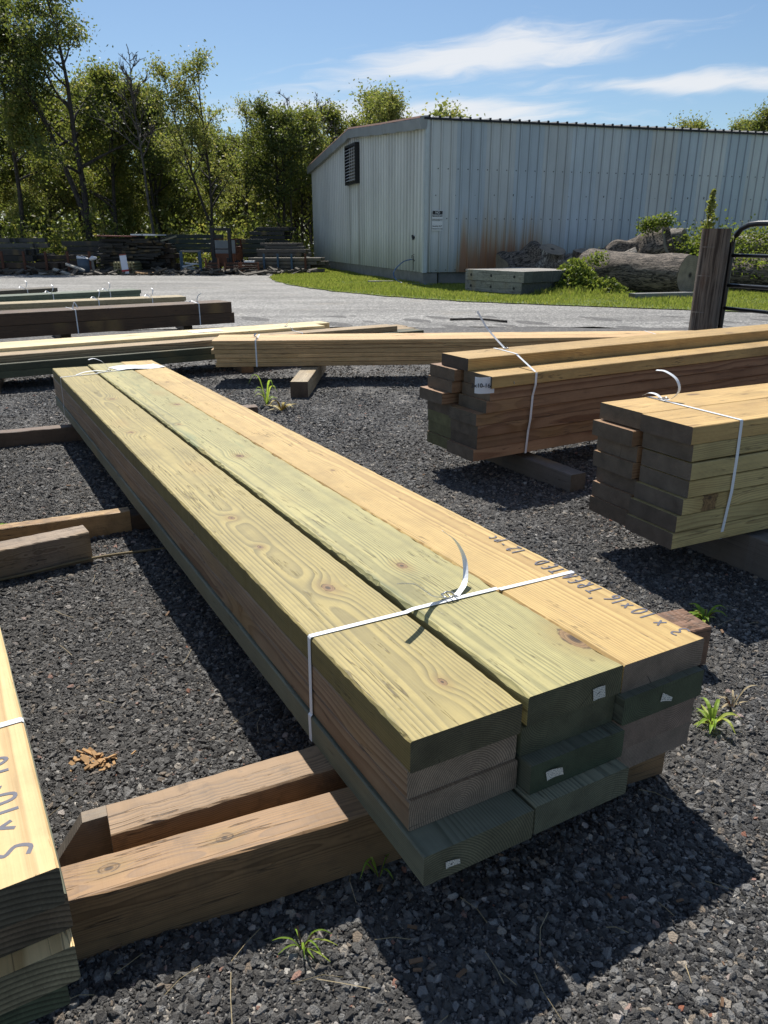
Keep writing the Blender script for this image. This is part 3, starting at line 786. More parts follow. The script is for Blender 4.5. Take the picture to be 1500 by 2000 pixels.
tag_on(b2, A, .004, .425, .038, .027, .027, .15, .15)
tag_on(b5, A, -.022, .300, 2 * H3 + .030, .032, .022, .25, .3, .2)
tag_on(b6, A, -.012, .600, H3 + .030, .020, .021, -.2, .5, .6)
tag_on(b4, A, -.056, .052, 3 * H3 + .034, .026, .015, .1, .2, .3)

# --- right-hand bundle with the 3x10-16 label, two columns of offset planks
Bn = Bundle.make('lumber_bundle', 'tall strapped bundle of pinkish brown planks with white 3x10-16 paper label at its near corner', 'lumber bundle',
                 (.2459, 4.1336, CAMZ - .644 + H3), .5389, -.0012, -.0056, 8 * H3, 'strapped lumber bundles')
sp = [(.022, .089, .237, 0)]
Bn.board(.022, .093, 0, Lm, .236, H3, ORG, seed=3.3, ce=(.07, .055, .045))
left = [(-.01, .030), (-.015, .018), (-.055, -.002), (-.008, .010), (-.004, .010), (0, .012), (-.006, .012)]
right = [(.03, .285), (.035, .268), (.02, .262), (-.03, .248), (-.016, .246), (-.01, .244), (-.028, .236)]
for k, (s, t) in enumerate(left):
    Bn.board(s, t, H3 * (k + 1), Lm, W10 * (.92 if k == 2 else .97), H3 - .0015, PNK if k not in (4, 5) else YGR, variant=k % 3, seed=17 + k * 5.3, ce=(.125, .095, .068) if k < 4 else (.13, .125, .06))
lab_board = None
for k, (s, t) in enumerate(right):
    o = Bn.board(s, t, H3 * (k + 1), Lm, W10 - (.006 if k == 5 else 0), H3 - (.0035 if k == 0 else .001), ORG if k == 0 else PNK, variant=(k + 1) % 3, seed=47 + k * 3.9, rs=.0075, ce=(.125, .098, .07),
                 pz=-.01 if k % 2 else .02, py=.19)
    if k == 0: lab_board = o
Bn.strap(.395, [(.008, 8 * H3 + .001), (.008, 2 * H3), (.088, H3 * .5), (.09, -.0015), (.21, -.0022), (.330, -.0015), (.333, .004), (.522, H3 + .004), (.5225, 2 * H3), (.503, 3 * H3), (.498, 5 * H3), (.485, 6 * H3), (.475, 8 * H3 + .001)],
         tails=[[(0, .17, -.006), (-.02, .10, -.06), (-.05, .05, -.12), (-.09, .02, -.20)]], buckle=(0, .17, -.004), shear=-.15)
# curled label round the corner of the second plank
mb = MB(); n = 10; c0 = Bn.P(.03, .455, H3 * 1.0); ring = []
for i in range(n + 1):
    a = i / n
    ring.append(Bn.P(.055 - .085 * a + .0 - .028 * math.sin(a * 3.0), .485 - .0 * a + .044 * math.cos(a * 1.6) - .02, H3 * 1.62 + .004))
mb.ribbon(ring, (0, 0, 1), .082, .0005)
lab = link('paper_label', mb.mesh('paper_label', M_paper), Bn.e)


def lettering(name, body, size, m, mw, parent=None, align='CENTER'):
    cu = bpy.data.curves.new(name, 'FONT'); cu.body = body; cu.size = size; cu.align_x = align; cu.align_y = 'CENTER'; cu.materials.append(m); cu.extrude = .0002; cu.offset = size * .02
    o = bpy.data.objects.new(name, cu); COL.objects.link(o)
    bpy.context.view_layer.update(); dg = bpy.context.evaluated_depsgraph_get(); me = bpy.data.meshes.new_from_object(o.evaluated_get(dg)); bpy.data.objects.remove(o); bpy.data.curves.remove(cu)
    if not me.materials: me.materials.append(m)
    me.transform(mw); o = link(name, me, parent); return o


# text plane faces back along the boards and outwards
i0, i1 = ring[3], ring[8]; ex = (i0 - i1).normalized(); ez = Vector((0, 0, 1)); en = ex.cross(ez)
tm = Matrix(((ex.x, ez.x, en.x, 0), (ex.y, ez.y, en.y, 0), (ex.z, ez.z, en.z, 0), (0, 0, 0, 1)))
cpt = (ring[5] + ring[6]) / 2 + en * .003
tx = lettering('lettering', '3x10-16', .029, M_black, Matrix.Translation(cpt) @ tm, lab)
sub_of(link('staple', MB().tube([Bn.P(.17, .5225, H3 * 1.55), Bn.P(.172, .5235, H3 * 1.75)], .002, 5).mesh('staple', M_wire), Bn.e), lab_board)

# --- near right bundle, two columns of seven
Cn = Bundle.make('lumber_bundle', 'strapped bundle of fourteen planks, seven high, with golden top, cut off by the right edge', 'lumber bundle',
                 (.8463, 2.8776, CAMZ - .6018), .4182, .0097, .0196, 7 * H3 + .004, 'strapped lumber bundles')
Cn.board(0, 0, 0, Lm, W10, H3 - .001, ORG, seed=33.1, ce=(.12, .095, .07), py=.12, pz=-.03)
Cn.board(-.012, .238, 0, Lm, .246, H3 - .001, ORG, seed=37.9, ce=(.115, .09, .07), py=.02, pz=-.08)
lo = [(-.026, -.006), (-.002, 0.0), (-.014, -.003), (.004, .004), (-.008, -.002), (-.014, -.004)]
ro = [(0, .245), (.002, .247), (.004, .243), (-.008, .238), (-.022, .232), (-.03, .230)]
gap = [0, .003, .004, .004, .004, .004]
for k in range(6):
    s, t = lo[k]
    Cn.board(s, t, H3 * (k + 1) + (.004 if k == 0 else 0), Lm, .226, H3 - .002 - (.003 if k == 0 else 0), PNK, rot=0, variant=k % 3, seed=81 + k * 2.7, ce=(.12, .092, .066))
    s, t = ro[k]
    Cn.board(s, t, H3 * (k + 1) + gap[k] - .001, Lm, .239, H3 - .003, YGR, variant=(k + 1) % 3, seed=91 + k * 6.1, ca=(.55, .43, .19), cb=(.30, .21, .085), ce=(.125, .10, .075), gm=.12, kn=.6, knots=[(.125, -.008, .022)] if k == 3 else ())
Cn.strap(.232, [(-.0015, 7 * H3), (-.0015, 0), (.01, -.0022), (.235, -.0022), (.483, -.0022), (.4855, .002), (.4875, 2 * H3), (.486, 4 * H3), (.479, 5 * H3), (.466, 7 * H3)],
         tails=[[(0, .09, -.003), (.012, .12, -.012), (.03, .135, -.045), (.03, .115, -.085), (.015, .07, -.11), (.0, .035, -.112)],
                [(0, .085, -.003), (.0, .05, -.018), (.0, .01, -.018), (-.002, -.02, -.004)]], buckle=(0, .088, -.004), shear=-.05)

# --- long pale bundle crossing behind
En = Bundle.make('lumber_bundle', 'low pale bundle of thin boards lying square across the view on a short block', 'lumber bundle',
                 (-1.6255, 6.994 + .47, .274), .0755, 0, 0, .244, 'strapped lumber bundles')
En.O = None
hs = [.041, .0405, .041, .0405, .0405, .0400]; hh = 0
for k, hgt in enumerate(hs):
    for t, wd in ((0, .232), (.236, .234)):
        En.board([0.0, .012, -.012, .018, .03, .02][k] + (.012 if t == 0 else 0) + (-.035 if t else 0) * 0, t, hh, 4.86, wd, hgt - .0022, ORG, variant=k % 3, seed=101 + k * 3.1 + t * 9, ca=(.68, .46, .22), cb=(.40, .21, .085), cg=(.6, .42, .2), gm=0, ce=(.30, .22, .12), rs=.009)
    hh += hgt
En.strap(.40, [(-.001, .24), (-.001, 0), (.0, -.002), (.235, -.002), (.4705, -.0015), (.4715, .001), (.4715, .242)], tails=[[(0, .40, -.003), (.01, .42, -.02), (-.01, .44, -.04), (.005, .43, -.06)]], buckle=(.01, .41, -.004))
En.strap(4.3, [(-.001, .24), (-.001, 0), (.0, -.002), (.235, -.002), (.4705, -.0015), (.4715, .001), (.4715, .242)])

# --- left bundle of green planks with golden tops
yawD = math.atan2(7.621 - 6.569, -1.818 + 3.385)
Dn = Bundle.make('lumber_bundle', 'dark green planks under pale yellow boards, strapped, behind the far end of the main bundle', 'lumber bundle', (0, 0, 0), yawD, 0, 0, .215, 'strapped lumber bundles')
dD = Vector((math.cos(yawD), math.sin(yawD), 0)); nD = Vector((-dD.y, dD.x, 0))
front = Vector((-3.385, 6.569, 0))
s_end = .187 * dD.x + 9.60 * dD.y - front.dot(dD)
Dn.e.location = front + dD * (s_end - 4.9) - Vector((0, 0, .002))
for k in (0, 1):     # local y to the back: t negative
    for j in range(3):
        Dn.board(.0 + [0, .05][k] * (j + 1), -(j + 1) * .238 + .0, .215 - H3 * (k + 1), 4.85, W10, H3 - .001, DKG, variant=(j + k) % 3, seed=111 + k * 7 + j, ca=(.10, .105, .06) if j == 0 else (.42, .30, .16), cb=(.05, .055, .03) if j == 0 else (.2, .12, .06))
Dn.board(-.30, -.085 - .235, .215 - 2 * H3 - .062, 4.87, W10, .062, PNK, seed=131, ca=(.48, .36, .2))
top3 = [(-1.15, -.325 - .235, ORG), (-.95, -.325 - .235 * 2 - .004, ORG)]
for s, t, stl in top3:
    Dn.board(s, t, -.008, 4.87, W10, .072, stl, seed=140 + t, ca=(.72, .60, .34), cb=(.5, .38, .2))
Dn.strap(3.9 - .6, [(-.80, .10), (-.80, -.008), (-.56, -.011), (-.322, -.010), (-.318, .02), (-.09, .022), (-.083, .03), (-.08, .09), (.001, .09), (.002, .215)],
         tails=[[(0, -.5, -.012), (.02, -.46, -.05), (.04, -.44, -.085)]], buckle=(0, -.47, -.013))
mb = MB(); mb.box(2.45, 2.66, .45, .66, 0, .0006, None)
link('paper_sheet', MB().ribbon([Vector((2.2, .55, .2265)), Vector((2.35, .56, .229)), Vector((2.55, .55, .2268))], (0, 1, 0), .2, .0004).mesh('paper_sheet', M_paper), Dn.e)

# --- dark heavy timbers behind it
yawE = math.atan2(11.646 - 9.706, -2.276 + 4.906); dE = Vector((math.cos(yawE), math.sin(yawE), 0))
Fn = Bundle.make('lumber_bundle', 'dark brown bundle of heavy square timbers, two high, behind the yellow-topped boards', 'lumber bundle', (0, 0, 0), yawE, 0, 0, .315, 'strapped lumber bundles')
Fn.e.location = Vector((-2.276, 11.646, -.05)) - dE * 4.9
for k in (0, 1):
    for j in range(3):
        Fn.board([0, .035][1 - k] - 4.9 * 0, -(j + 1) * .160, .315 - .157 * (k + 1), 4.87, .157, .154, PNK, variant=j, seed=151 + k * 5 + j, ca=(.115, .066, .036), cb=(.055, .030, .017), cg=(.09, .055, .03), wear=.5)
Fn.strap(4.35, [(.0015, .31), (.0015, 0), (-.24, -.0025), (-.479, -.0025), (-.482, .001), (-.482, .31)], tails=[[(0, -.03, -.003), (-.02, -.01, -.05), (.0, .0, -.11), (.05, .0, -.14)], [(0, -.05, -.003), (-.06, -.1, -.03), (-.11, -.1, -.02)]], buckle=(0, -.05, -.005))
Fn.strap(2.6, [(.0015, .31), (.0015, 0), (-.24, -.0025), (-.479, -.0025), (-.482, .001), (-.482, .31)], tails=[[(0, -.13, -.003), (.02, -.15, -.05), (.03, -.12, -.09), (.06, -.1, -.02)]])

for nm, end, start, hgt, wid, lab_, ca, nlay in (
        ('F', (-3.50, 13.75), (-6.10, 12.05), .22, .48, 'thin pale-topped bundle just behind the dark heavy timbers', (.45, .36, .2), 3),
        ('G', (-4.85, 15.55), (-6.80, 13.65), .225, .48, 'grey green bundle second behind the dark heavy timbers, white tie on top', (.15, .19, .13), 3),
        ('H', (-6.75, 16.1), (-7.55, 15.05), .23, .48, 'small dark bundle farthest back on the left, below the parked vehicle', (.10, .085, .06), 3)):
    a = Vector((*start, 0)); e_ = Vector((*end, 0)); dd = (e_ - a).normalized(); yw = math.atan2(dd.y, dd.x)
    Q = Bundle.make('lumber_bundle', lab_, 'lumber bundle', (0, 0, 0), yw, 0, 0, hgt, 'strapped lumber bundles'); Q.e.location = e_ - dd * 4.87 + Vector((0, 0, -.03))
    for k in range(nlay):
        for j in range(2):
            Q.board(-.03 * k + .02 * j, -(j + 1) * .24, .0 + k * hgt / nlay, 4.85, W10, hgt / nlay - .002, PNK, fine=False, seed=171 + k * 5 + j + ord(nm), ca=(.5, .4, .23) if (k == 0 and nm == 'F') else ca, cb=tuple(c * .5 for c in ca), wear=.5)
    for s_ in (3.1, 4.2) if nm != 'F' else (3.35, 4.25):
        Q.strap(s_, [(.002, hgt), (.002, 0), (-.24, -.003), (-.48, -.003), (-.483, hgt)], tails=[[(0, -.1, -.003), (.02, -.05, -.06), (.04, -.06, -.13), (.03, -.1, -.16)], [(0, -.12, -.003), (-.05, -.15, -.05), (-.1, -.12, -.03)]], buckle=(0, -.1, -.005))

# --- bundle cut off by the lower left corner
yI = math.atan2(1.417 - .758, -.824 + .425); dI = Vector((math.cos(yI), math.sin(yI), 0)); wI = Vector((math.sin(yI), -math.cos(yI), 0))
In = Bundle.make('lumber_bundle', 'near bundle in the lower left corner, bright yellow top plank with large grey marker writing', 'lumber bundle',
                 Vector((-.4265, .757, .390)) - wI * .715, yI, 0, 0, 4 * H3, 'strapped lumber bundles')
bi = None
for k in range(4):
    for j in range(3):
        s = [0.0, .018, -.012, .012][k] + (.0 if j == 2 else .01 * j); t = j * .24 + ([0, .004, .0, -.018][k] if j == 2 else 0)
        stl = [TAN, DKG, TAN, DKG][k]
        o = In.board(s, t, k * H3, Lm, W10, H3 - .0015, stl, variant=(j + k) % 3, seed=200 + 7 * k + j, ce=[(.075, .065, .045), (.10, .075, .05), (.16, .14, .085), (.06, .075, .045)][k], ca=(.70, .50, .24) if k in (0, 2) else DKG['ca'], rs=.0095, pz=-.22 if j == 2 else -.05, py=.10, kn=.1 if j == 2 and k == 0 else 1)
        if j == 2 and k == 0: bi = o
In.strap(.372, [(-.001, 4 * H3), (-.001, 0), (.0, -.002), (.36, -.0022), (.713, -.002), (.716, .001), (.7195, 2 * H3), (.7165, 4 * H3)], shear=0, buckle=(0, .632, -.004))
mb = handwriting(In, [('3', .045, .688), ('x', .105, .680), ('1', .142, .683), ('0', .166, .683), ('x', .205, .672), ('1', .240, .680), ('6', .262, .680), ("'", .300, .65),
                      ('1', .316, .672), ('2', .335, .667), ('p', .362, .655)], .060, .0062)
sub_of(link('handwriting', mb.mesh('handwriting', M_ink), In.e, kind='stuff'), bi)

# ------------------------------------------------------------------ blocking timbers and loose wood
def timber(label, p0, p1, wid, hgt, style, zb=None, cat='timber', name='blocking_timber', group='timbers lying on the ground under the bundles', left=True, notch=None, tiltx=0.0, **kw):
    """front top edge runs p0 -> p1; the body lies to the left of that direction"""
    p0 = Vector((*p0, 0)); p1 = Vector((*p1, 0)); d = p1 - p0; L = d.length; yw = math.atan2(d.y, d.x)
    z = (gz((p0.y + p1.y) / 2) - .006) if zb is None else zb
    me = board_mesh(L, wid, hgt, int(L * 100) % 3, True).copy(); n = len(me.vertices)
    rr = random.Random(int(L * 1e4)); co = np.empty(n * 3); me.vertices.foreach_get('co', co); co = co.reshape(-1, 3)
    co += np.array([[rr.uniform(-1, 1) for _ in range(3)] for _ in range(n)]) * .0009
    if notch: co[:, 2] -= notch(co)
    me.vertices.foreach_set('co', co.ravel()); me.update()
    o = thing(name, label, cat, (p0.x, p0.y, z), yw, group, me); dress(o, style, wid, hgt, **kw); o.rotation_euler[1] = tiltx
    return o


def ext(p0, p1, a, b):
    p0 = Vector(p0); p1 = Vector(p1); d = (p1 - p0).normalized(); return tuple(p0 - d * a), tuple(p1 + d * b)


q0, q1 = ext((-.524, .928), (-.048, 1.125), .45, .75)
timber('heavy square brown timber in front, running from the corner bundle under the main bundle', q0, q1, .088, .139, OLD, zb=-.002, seed=7.7, wear=.35, kn=1.2, ca=(.34, .205, .10), cb=(.135, .075, .036), cg=(.13, .11, .09), gm=.4, py=.03, pz=.10, ed=.3, knots=[(.72, .045, .010), (.52, .05, .010), (1.08, .04, .006)])
q0, q1 = ext((-.505, 1.085), (-.125, 1.262), .0, .62)
tb = timber('cracked greyish brown timber with a notched end, right behind the heavy front timber', q0, q1, .088, .128, GRY, zb=.002, seed=9.1, wear=.6, kn=.4, ca=(.33, .215, .12), cb=(.12, .075, .04), rs=.0035)
link('notched_end', MB().add([(-.10, .04, .0), (-.10, .088, .0), (.0, .088, 0), (0, .04, 0), (-.045, .058, .126), (-.045, .088, .126), (0, .088, .126), (0, .058, .126), (-.10, .06, .05), (-.10, .088, .05)],
     [(0, 3, 2, 1), (4, 5, 6, 7), (0, 8, 4, 7, 3), (1, 2, 6, 5, 9), (0, 1, 9, 8), (8, 9, 5, 4), (3, 7, 6, 2)]).mesh('notched_end', WOOD), tb)
dress(COL.objects['notched_end'], GRY, .1, .1, seed=9.4, wear=.6, ca=(.25, .19, .13), kn=0)
timber('short rotten reddish timber stub sticking out at the right near corner of the main bundle', (.60, 1.78), (.945, 1.90), .125, .125, OLD, zb=-.012, seed=19.3, wear=1.0, ca=(.22, .125, .08), cb=(.09, .05, .03))
timber('squared brown timber stub by the left edge, nearest of the left timbers', (-1.72, 2.294), (-1.150, 2.700), .098, .128, OLD, seed=14.2, wear=.6, ca=(.30, .23, .165), cb=(.15, .10, .065))
timber('thin orange-brown rail lying behind the squared stub on the left', (-1.95, 2.615), (-1.098, 3.02), .06, .10, OLD, seed=2.2, wear=.5, zb=-.04, ca=(.50, .33, .16), cb=(.25, .14, .06))
timber('dark split timber under the middle of the main bundle, behind the orange-brown rail', (-1.5, 2.86), (-.62, 3.22), .09, .08, OLD, seed=2.9, wear=.8, zb=-.045, ca=(.12, .08, .05), cb=(.05, .03, .02))
timber('weathered rounded timber on the left running under the far end of the main bundle', (-2.95, 4.33), (-1.72, 4.86), .09, .105, OLD, seed=44.2, wear=.6, ca=(.20, .14, .10), cb=(.09, .055, .04), zb=-.09)
timber('broken dark timber stub poking out past the right side of the main bundle, far end', (-1.35, 5.25), (-.93, 5.42), .10, .10, OLD, seed=61.2, wear=.7, ca=(.16, .11, .08))
timber('short square block holding up the pale bundle, end facing the viewer', (-.645, 6.29), (-.60, 7.75), .15, .143, OLD, seed=71.2, zb=-.118, ca=(.42, .34, .22), ce=(.10, .07, .05), wear=.3)
timber('second block under the far right end of the pale bundle', (2.7, 6.5), (2.75, 7.9), .15, .143, OLD, seed=72.2, zb=-.118)
timber('grey timber end sticking out under the 3x10-16 bundle', (1.037, 3.66), (.50, 4.62), .10, .11, GRY, seed=81.0, zb=-.075, ca=(.20, .18, .16), left=False)
timber('far support timber under the 3x10-16 bundle, beyond its middle', (3.7, 5.1), (3.1, 6.4), .10, .11, GRY, seed=82.0, zb=-.075)
timber('grey timber under the near right bundle at the right edge of the frame', (1.60, 2.45), (1.10, 3.40), .12, .155, GRY, seed=91.0, zb=-.045, ca=(.18, .165, .15))
timber('second timber under the near right bundle, outside the right edge', (4.1, 3.5), (3.6, 4.6), .12, .16, GRY, seed=92.0, zb=-.03)
timber('dark timber under the near end of the green bundle with yellow tops', (-3.3, 6.35), (-3.8, 7.5), .13, .125, OLD, seed=96.0, zb=-.126, ca=(.12, .09, .06))
timber('dark timber under the right end of the green bundle with yellow tops', (-1.35, 7.75), (-1.85, 8.85), .13, .14, OLD, seed=97.0, zb=-.142, ca=(.12, .09, .06))
timber('low dark timber under the heavy timber bundle', (-4.3, 10.45), (-4.7, 11.1), .13, .14, OLD, seed=98.0, zb=-.157, ca=(.08, .06, .045))
timber('low dark timber under the right end of the heavy timber bundle', (-2.9, 11.55), (-3.2, 12.2), .13, .15, OLD, seed=99.0, zb=-.166, ca=(.08, .06, .045))
for nm, (x, y) in {'thin pale-topped': (-4.1, 13.4), 'grey green': (-5.5, 14.95), 'small dark farthest': (-7.2, 15.55)}.items():
    timber('low block under the %s bundle on the left' % nm, (x, y), (x - .45, y + .62), .12, .13, OLD, seed=x * 7, zb=-.163, ca=(.1, .08, .06))

# splintered twig and loose bits
st = MB().tube(spline([(-1.75, 2.30, .0), (-1.42, 2.49, -.018), (-1.15, 2.68, -.015), (-.92, 2.80, -.026), (-.72, 2.86, -.03)]), .0055, 6)
thing('fallen_stick', 'long thin greenish stick lying on the gravel beside the squared timber stub', 'stick', me=st.mesh('fallen_stick', simple('stick_bark', (.22, .17, .09), .8, 0, .3, 20), True))
st = MB().tube(spline([(1.13, 13.1, -.14), (1.6, 13.05, -.13), (2.05, 12.75, -.14)]), .02, 6)
thing('fallen_branch', 'dark bent stick lying on the pale road behind the bundles', 'stick', me=st.mesh('fallen_branch', M_bark, True))


def chips(cx, cy, n, spread, size, m, name, label, cat='wood chips'):
    mb = MB()
    for i in range(n):
        x = cx + random.gauss(0, spread); y = cy + random.gauss(0, spread * .6); z = gz(y) + .010 + random.random() * .008
        l = size * random.uniform(.4, 1.3); wd = l * random.uniform(.2, .5); M = Matrix.Translation((x, y, z)) @ Euler((random.uniform(-.5, .5), random.uniform(-.5, .5), random.uniform(0, 6.3))).to_matrix().to_4x4()
        mb.box(-l / 2, l / 2, -wd / 2, wd / 2, -.0012, .0012, M)
    o = link(name, mb.mesh(name, m)); o['kind'] = 'stuff'; o['label'] = label; o['category'] = cat; return o


M_chip = simple('wood_chip', (.42, .25, .11), .8, 0, .35, 30)
M_straw = simple('dry_straw', (.36, .29, .17), .8, 0, .3, 30)
chips(-.681, 1.452, 45, .035, .022, M_chip, 'wood_chips', 'heap of orange splintered wood chips on the gravel left of the main bundle')
mb = MB()
for i in range(240):
    y = .5 + 5 * random.random() ** 1.5; x = random.uniform(-.6, .6) * (y + .6); z = gz(y) + .011; a = random.uniform(0, 6.3); l = random.uniform(.012, .05)
    p = Vector((x, y, z)); dv = Vector((math.cos(a), math.sin(a), 0)) * l
    mb.tube([p - dv, p + Vector((random.uniform(-.2, .2) * l, random.uniform(-.2, .2) * l, .003)), p + dv], .0007, 3, False)
o = link('straw_litter', mb.mesh('straw_litter', M_straw)); o['kind'] = 'stuff'; o['label'] = 'thin dry stalks and needles scattered over the gravel'; o['category'] = 'litter'
mb = MB()
for i in range(120):
    y = .5 + 6 * random.random() ** 1.4; x = random.uniform(-.6, .6) * (y + .6); z = gz(y) + .012; a = random.uniform(0, 6.3); l = random.uniform(.003, .012)
    M = Matrix.Translation((x, y, z)) @ Euler((random.uniform(-.4, .4), random.uniform(-.4, .4), a)).to_matrix().to_4x4(); mb.box(-l, l, -l * .3, l * .3, -.0015, .0015, M)
o = link('bark_litter', mb.mesh('bark_litter', simple('bark_chip', (.17, .10, .055), .85, 0, .5, 9))); o['kind'] = 'stuff'; o['label'] = 'brown bark flakes and splinters scattered over the gravel'; o['category'] = 'litter'


def weed(x, y, label, n=12, L=.13, wd=.011, up=.8, m=L_weed, name='weed', lean=0.0, z=None):
    t = thing(name, label, 'weed', (x, y, gz(y) if z is None else z), random.uniform(0, 6)); rn = random.Random(int(x * 1000 + y * 77))
    mb = MB(); stm = MB()
    for i in range(n):
        a = rn.uniform(0, 6.3); l = L * rn.uniform(.5, 1.15); r = up * rn.uniform(.25, 1.9); dv = Vector((math.cos(a), math.sin(a), 0))
        pts = [Vector((0, 0, 0)) + dv * .004, dv * l * .35 + Vector((0, 0, l * .5 * r)), dv * l * .75 + Vector((0, 0, l * .62 * r)), dv * l * 1.1 + Vector((0, 0, l * .45 * r))]
        pts = spline(pts, 3); side = Vector((-dv.y, dv.x, 0)); o_ = len(mb.v)
        for k, p in enumerate(pts):
            f = k / (len(pts) - 1); ww = wd * math.sin(math.pi * min(1, .12 + f * .88)) * .5 + .0004
            mb.v += [tuple(p - side * ww + Vector((0, 0, ww * .4))), tuple(p), tuple(p + side * ww + Vector((0, 0, ww * .4)))]
        for k in range(len(pts) - 1):
            q = o_ + 3 * k; mb.f += [(q, q + 1, q + 4, q + 3), (q + 1, q + 2, q + 5, q + 4)]
        if i % 3 == 0: stm.tube([(0, 0, -.005), dv * .02 + Vector((0, 0, .03)), dv * l * .4 + Vector((0, 0, l * .5 * r))], .0016, 5)
    link('leaves', mb.mesh('leaves', m), t); link('stem', stm.mesh('stem', simple('weed_stem', (.14, .07, .04), .6)), t)


random.seed(21)
weed(1.062, 2.196, 'leafy bright green weed growing behind the rotten timber stub on the right', 24, .060, .011, .8)
weed(.841, 1.605, 'bright green weed with long pointed leaves beside the near right corner of the main bundle', 14, .075, .010, .8)
weed(-.955, 6.0, 'yellow-green weed with reddish stem growing in front of the short square block', 9, .13, .018, 1.5)
weed(-.80, 5.75, 'low yellowing weed at the broken timber stub by the main bundle', 10, .15, .022, .7, simple('yellow_leaf', (.35, .26, .04), .6))
weed(-.143, .96, 'thin wispy grass tuft on the gravel in front of the heavy timber', 9, .055, .0028, .8)
weed(-.010, 1.12, 'small thin weed in the shade under the near left corner of the main bundle', 6, .07, .004, 1.0)
weed(-1.647, 3.03, 'small broad-leaved green weed at the left edge above the timbers', 9, .08, .024, .8)
weed(-1.50, 3.0, 'small pale weed lying over near the left timbers', 6, .06, .012, .5)
weed(.93, 1.69, 'dry thin grass tuft against the rotten timber stub on the right', 9, .07, .004, .9, M_straw)
weed(4.35, 10.4, 'small weed tuft at the foot of the gate post', 10, .12, .02, .8)

# ------------------------------------------------------------------ metal shed
C0 = Vector((1.189, 23.132, 0)); DR = Vector((.95662, .29135, 0)); DL = Vector((-.29296, .95612, 0))
shed = thing('metal_shed', 'large pale blue grey ribbed metal shed with rust stains along its foot', 'shed', tuple(C0), math.atan2(DR.y, DR.x))
# local frame: x along the front wall, y along the gable wall, z up
EAVE, KX, KZ, LL, LZ = 4.27, 8.0, 4.93, 15.5, 4.26
LR = 20.2


def panel_profile(w0, kind):
    """(along, out) points for one sheet .915 wide"""
    p = []
    for k in range(3):
        c = .1525 + .305 * k
        if kind == 'front':
            p += [(c - .152, 0), (c - .030, 0), (c - .018, .036), (c + .018, .036), (c + .030, 0), (c + .152, 0)]
        else:
            p += [(c - .152, 0), (c - .10, 0), (c - .05, .055), (c + .05, .055), (c + .10, 0), (c + .152, 0)]
    return p


def topz(y):
    return EAVE + (KZ - EAVE) * y / KX if y < KX else KZ + (LZ - KZ) * (y - KX) / (LL - KX)


def wall_panel(i, side):
    prof = panel_profile(0, side); x0 = i * .915; mb = MB(); vs = []
    for a, o_ in prof:
        aa = x0 + a * .9985 + .0007
        if side == 'front': lim = LR; z1 = EAVE + .03
        else: lim = LL; aa = min(aa, lim); z1 = topz(aa) + .02
        if side == 'front': vs += [(aa, -o_, .21), (aa, -o_, z1)]
        else: vs += [(-o_, aa, .21), (-o_, aa, z1)]
    n = len(prof); fs = [(2 * k, 2 * k + 2, 2 * k + 3, 2 * k + 1) for k in range(n - 1)]
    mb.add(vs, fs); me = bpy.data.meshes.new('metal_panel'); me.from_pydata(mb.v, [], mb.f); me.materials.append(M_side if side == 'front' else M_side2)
    rr = random.Random(i * 13 + (5 if side == 'front' else 0))
    o = link('metal_panel', me, shed); o['tint'] = rr.random(); o['blue'] = float([.1, .9, .25, 1.0, .35, .8, .5, .9][i % 8] if side == 'front' and i > 0 else .15)
    md = None
    return o


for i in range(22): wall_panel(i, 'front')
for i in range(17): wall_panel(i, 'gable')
mb = MB()
for z in (1.70, 3.02):
    for k in range(66):
        x = .06 + k * .305
        mb.box(x - .013, x + .013, -.012, -.002, z - .014, z + .014)
    for k in range(50):
        y = .16 + k * .305
        if y < LL and not (6.9 < y < 8.7 and z > 3): mb.box(-.012, -.002, y - .012, y + .012, z - .014, z + .014)
for k in range(66):
    x = .06 + k * .305; mb.box(x - .012, x + .012, -.012, -.002, .26, .285)
rr = random.Random(3)
for k in range(30):
    x = .3 + .915 * k / 1.5; mb.box(x - .012, x + .012, -.042, -.032, 2.3 + .02 * k % .1, 2.33)
o = link('screws', mb.mesh('screws', M_dark), shed); o['kind'] = 'stuff'
link('corner_trim', MB().box(-.05, .06, -.046, -.038, .20, EAVE + .05).box(-.052, -.044, -.046, .09, .20, EAVE + .05).mesh('corner_trim', simple('pale_trim', (.52, .56, .57), .5, 0, .15)), shed)
# rake trim: deep folded fascia in two runs with joints
for (y0, z0, y1, z1) in ((-.06, EAVE - .26, 3.6, topz(3.6) - .27), (3.62, topz(3.6) - .275, KX + .02, KZ - .26), (KX - .05, KZ - .27, 11.8, topz(11.8) - .26), (11.82, topz(11.8) - .265, LL + .25, LZ - .28)):
    mb = MB(); vs = []
    n = 12
    for k in range(n + 1):
        y = y0 + (y1 - y0) * k / n; z = z0 + (z1 - z0) * k / n + .012 * math.sin(k * 1.3 + y0)
        vs += [(-.02, y, z), (-.20, y, z - .015 + .01 * math.sin(k * 2.1)), (-.215, y, z + .26), (-.19, y, z + .30), (.02, y, z + .34)]
    mb.add(vs, [(5 * k + j, 5 * k + j + 1, 5 * k + j + 6, 5 * k + j + 5) for k in range(n) for j in range(4)] + [(0, 1, 2, 3, 4), (5 * n, 5 * n + 4, 5 * n + 3, 5 * n + 2, 5 * n + 1)])
    link('fascia', mb.mesh('fascia', M_trim), shed)
    link('rusty_edge', MB().add([(-.222, y0, z0 + .272), (-.222, y1, z1 + .272), (-.19, y1, z1 + .325), (-.19, y0, z0 + .325), (.02, y0, z0 + .362), (.02, y1, z1 + .362)], [(0, 1, 2, 3), (3, 2, 5, 4)]).mesh('rusty_edge', M_rtrim), shed)
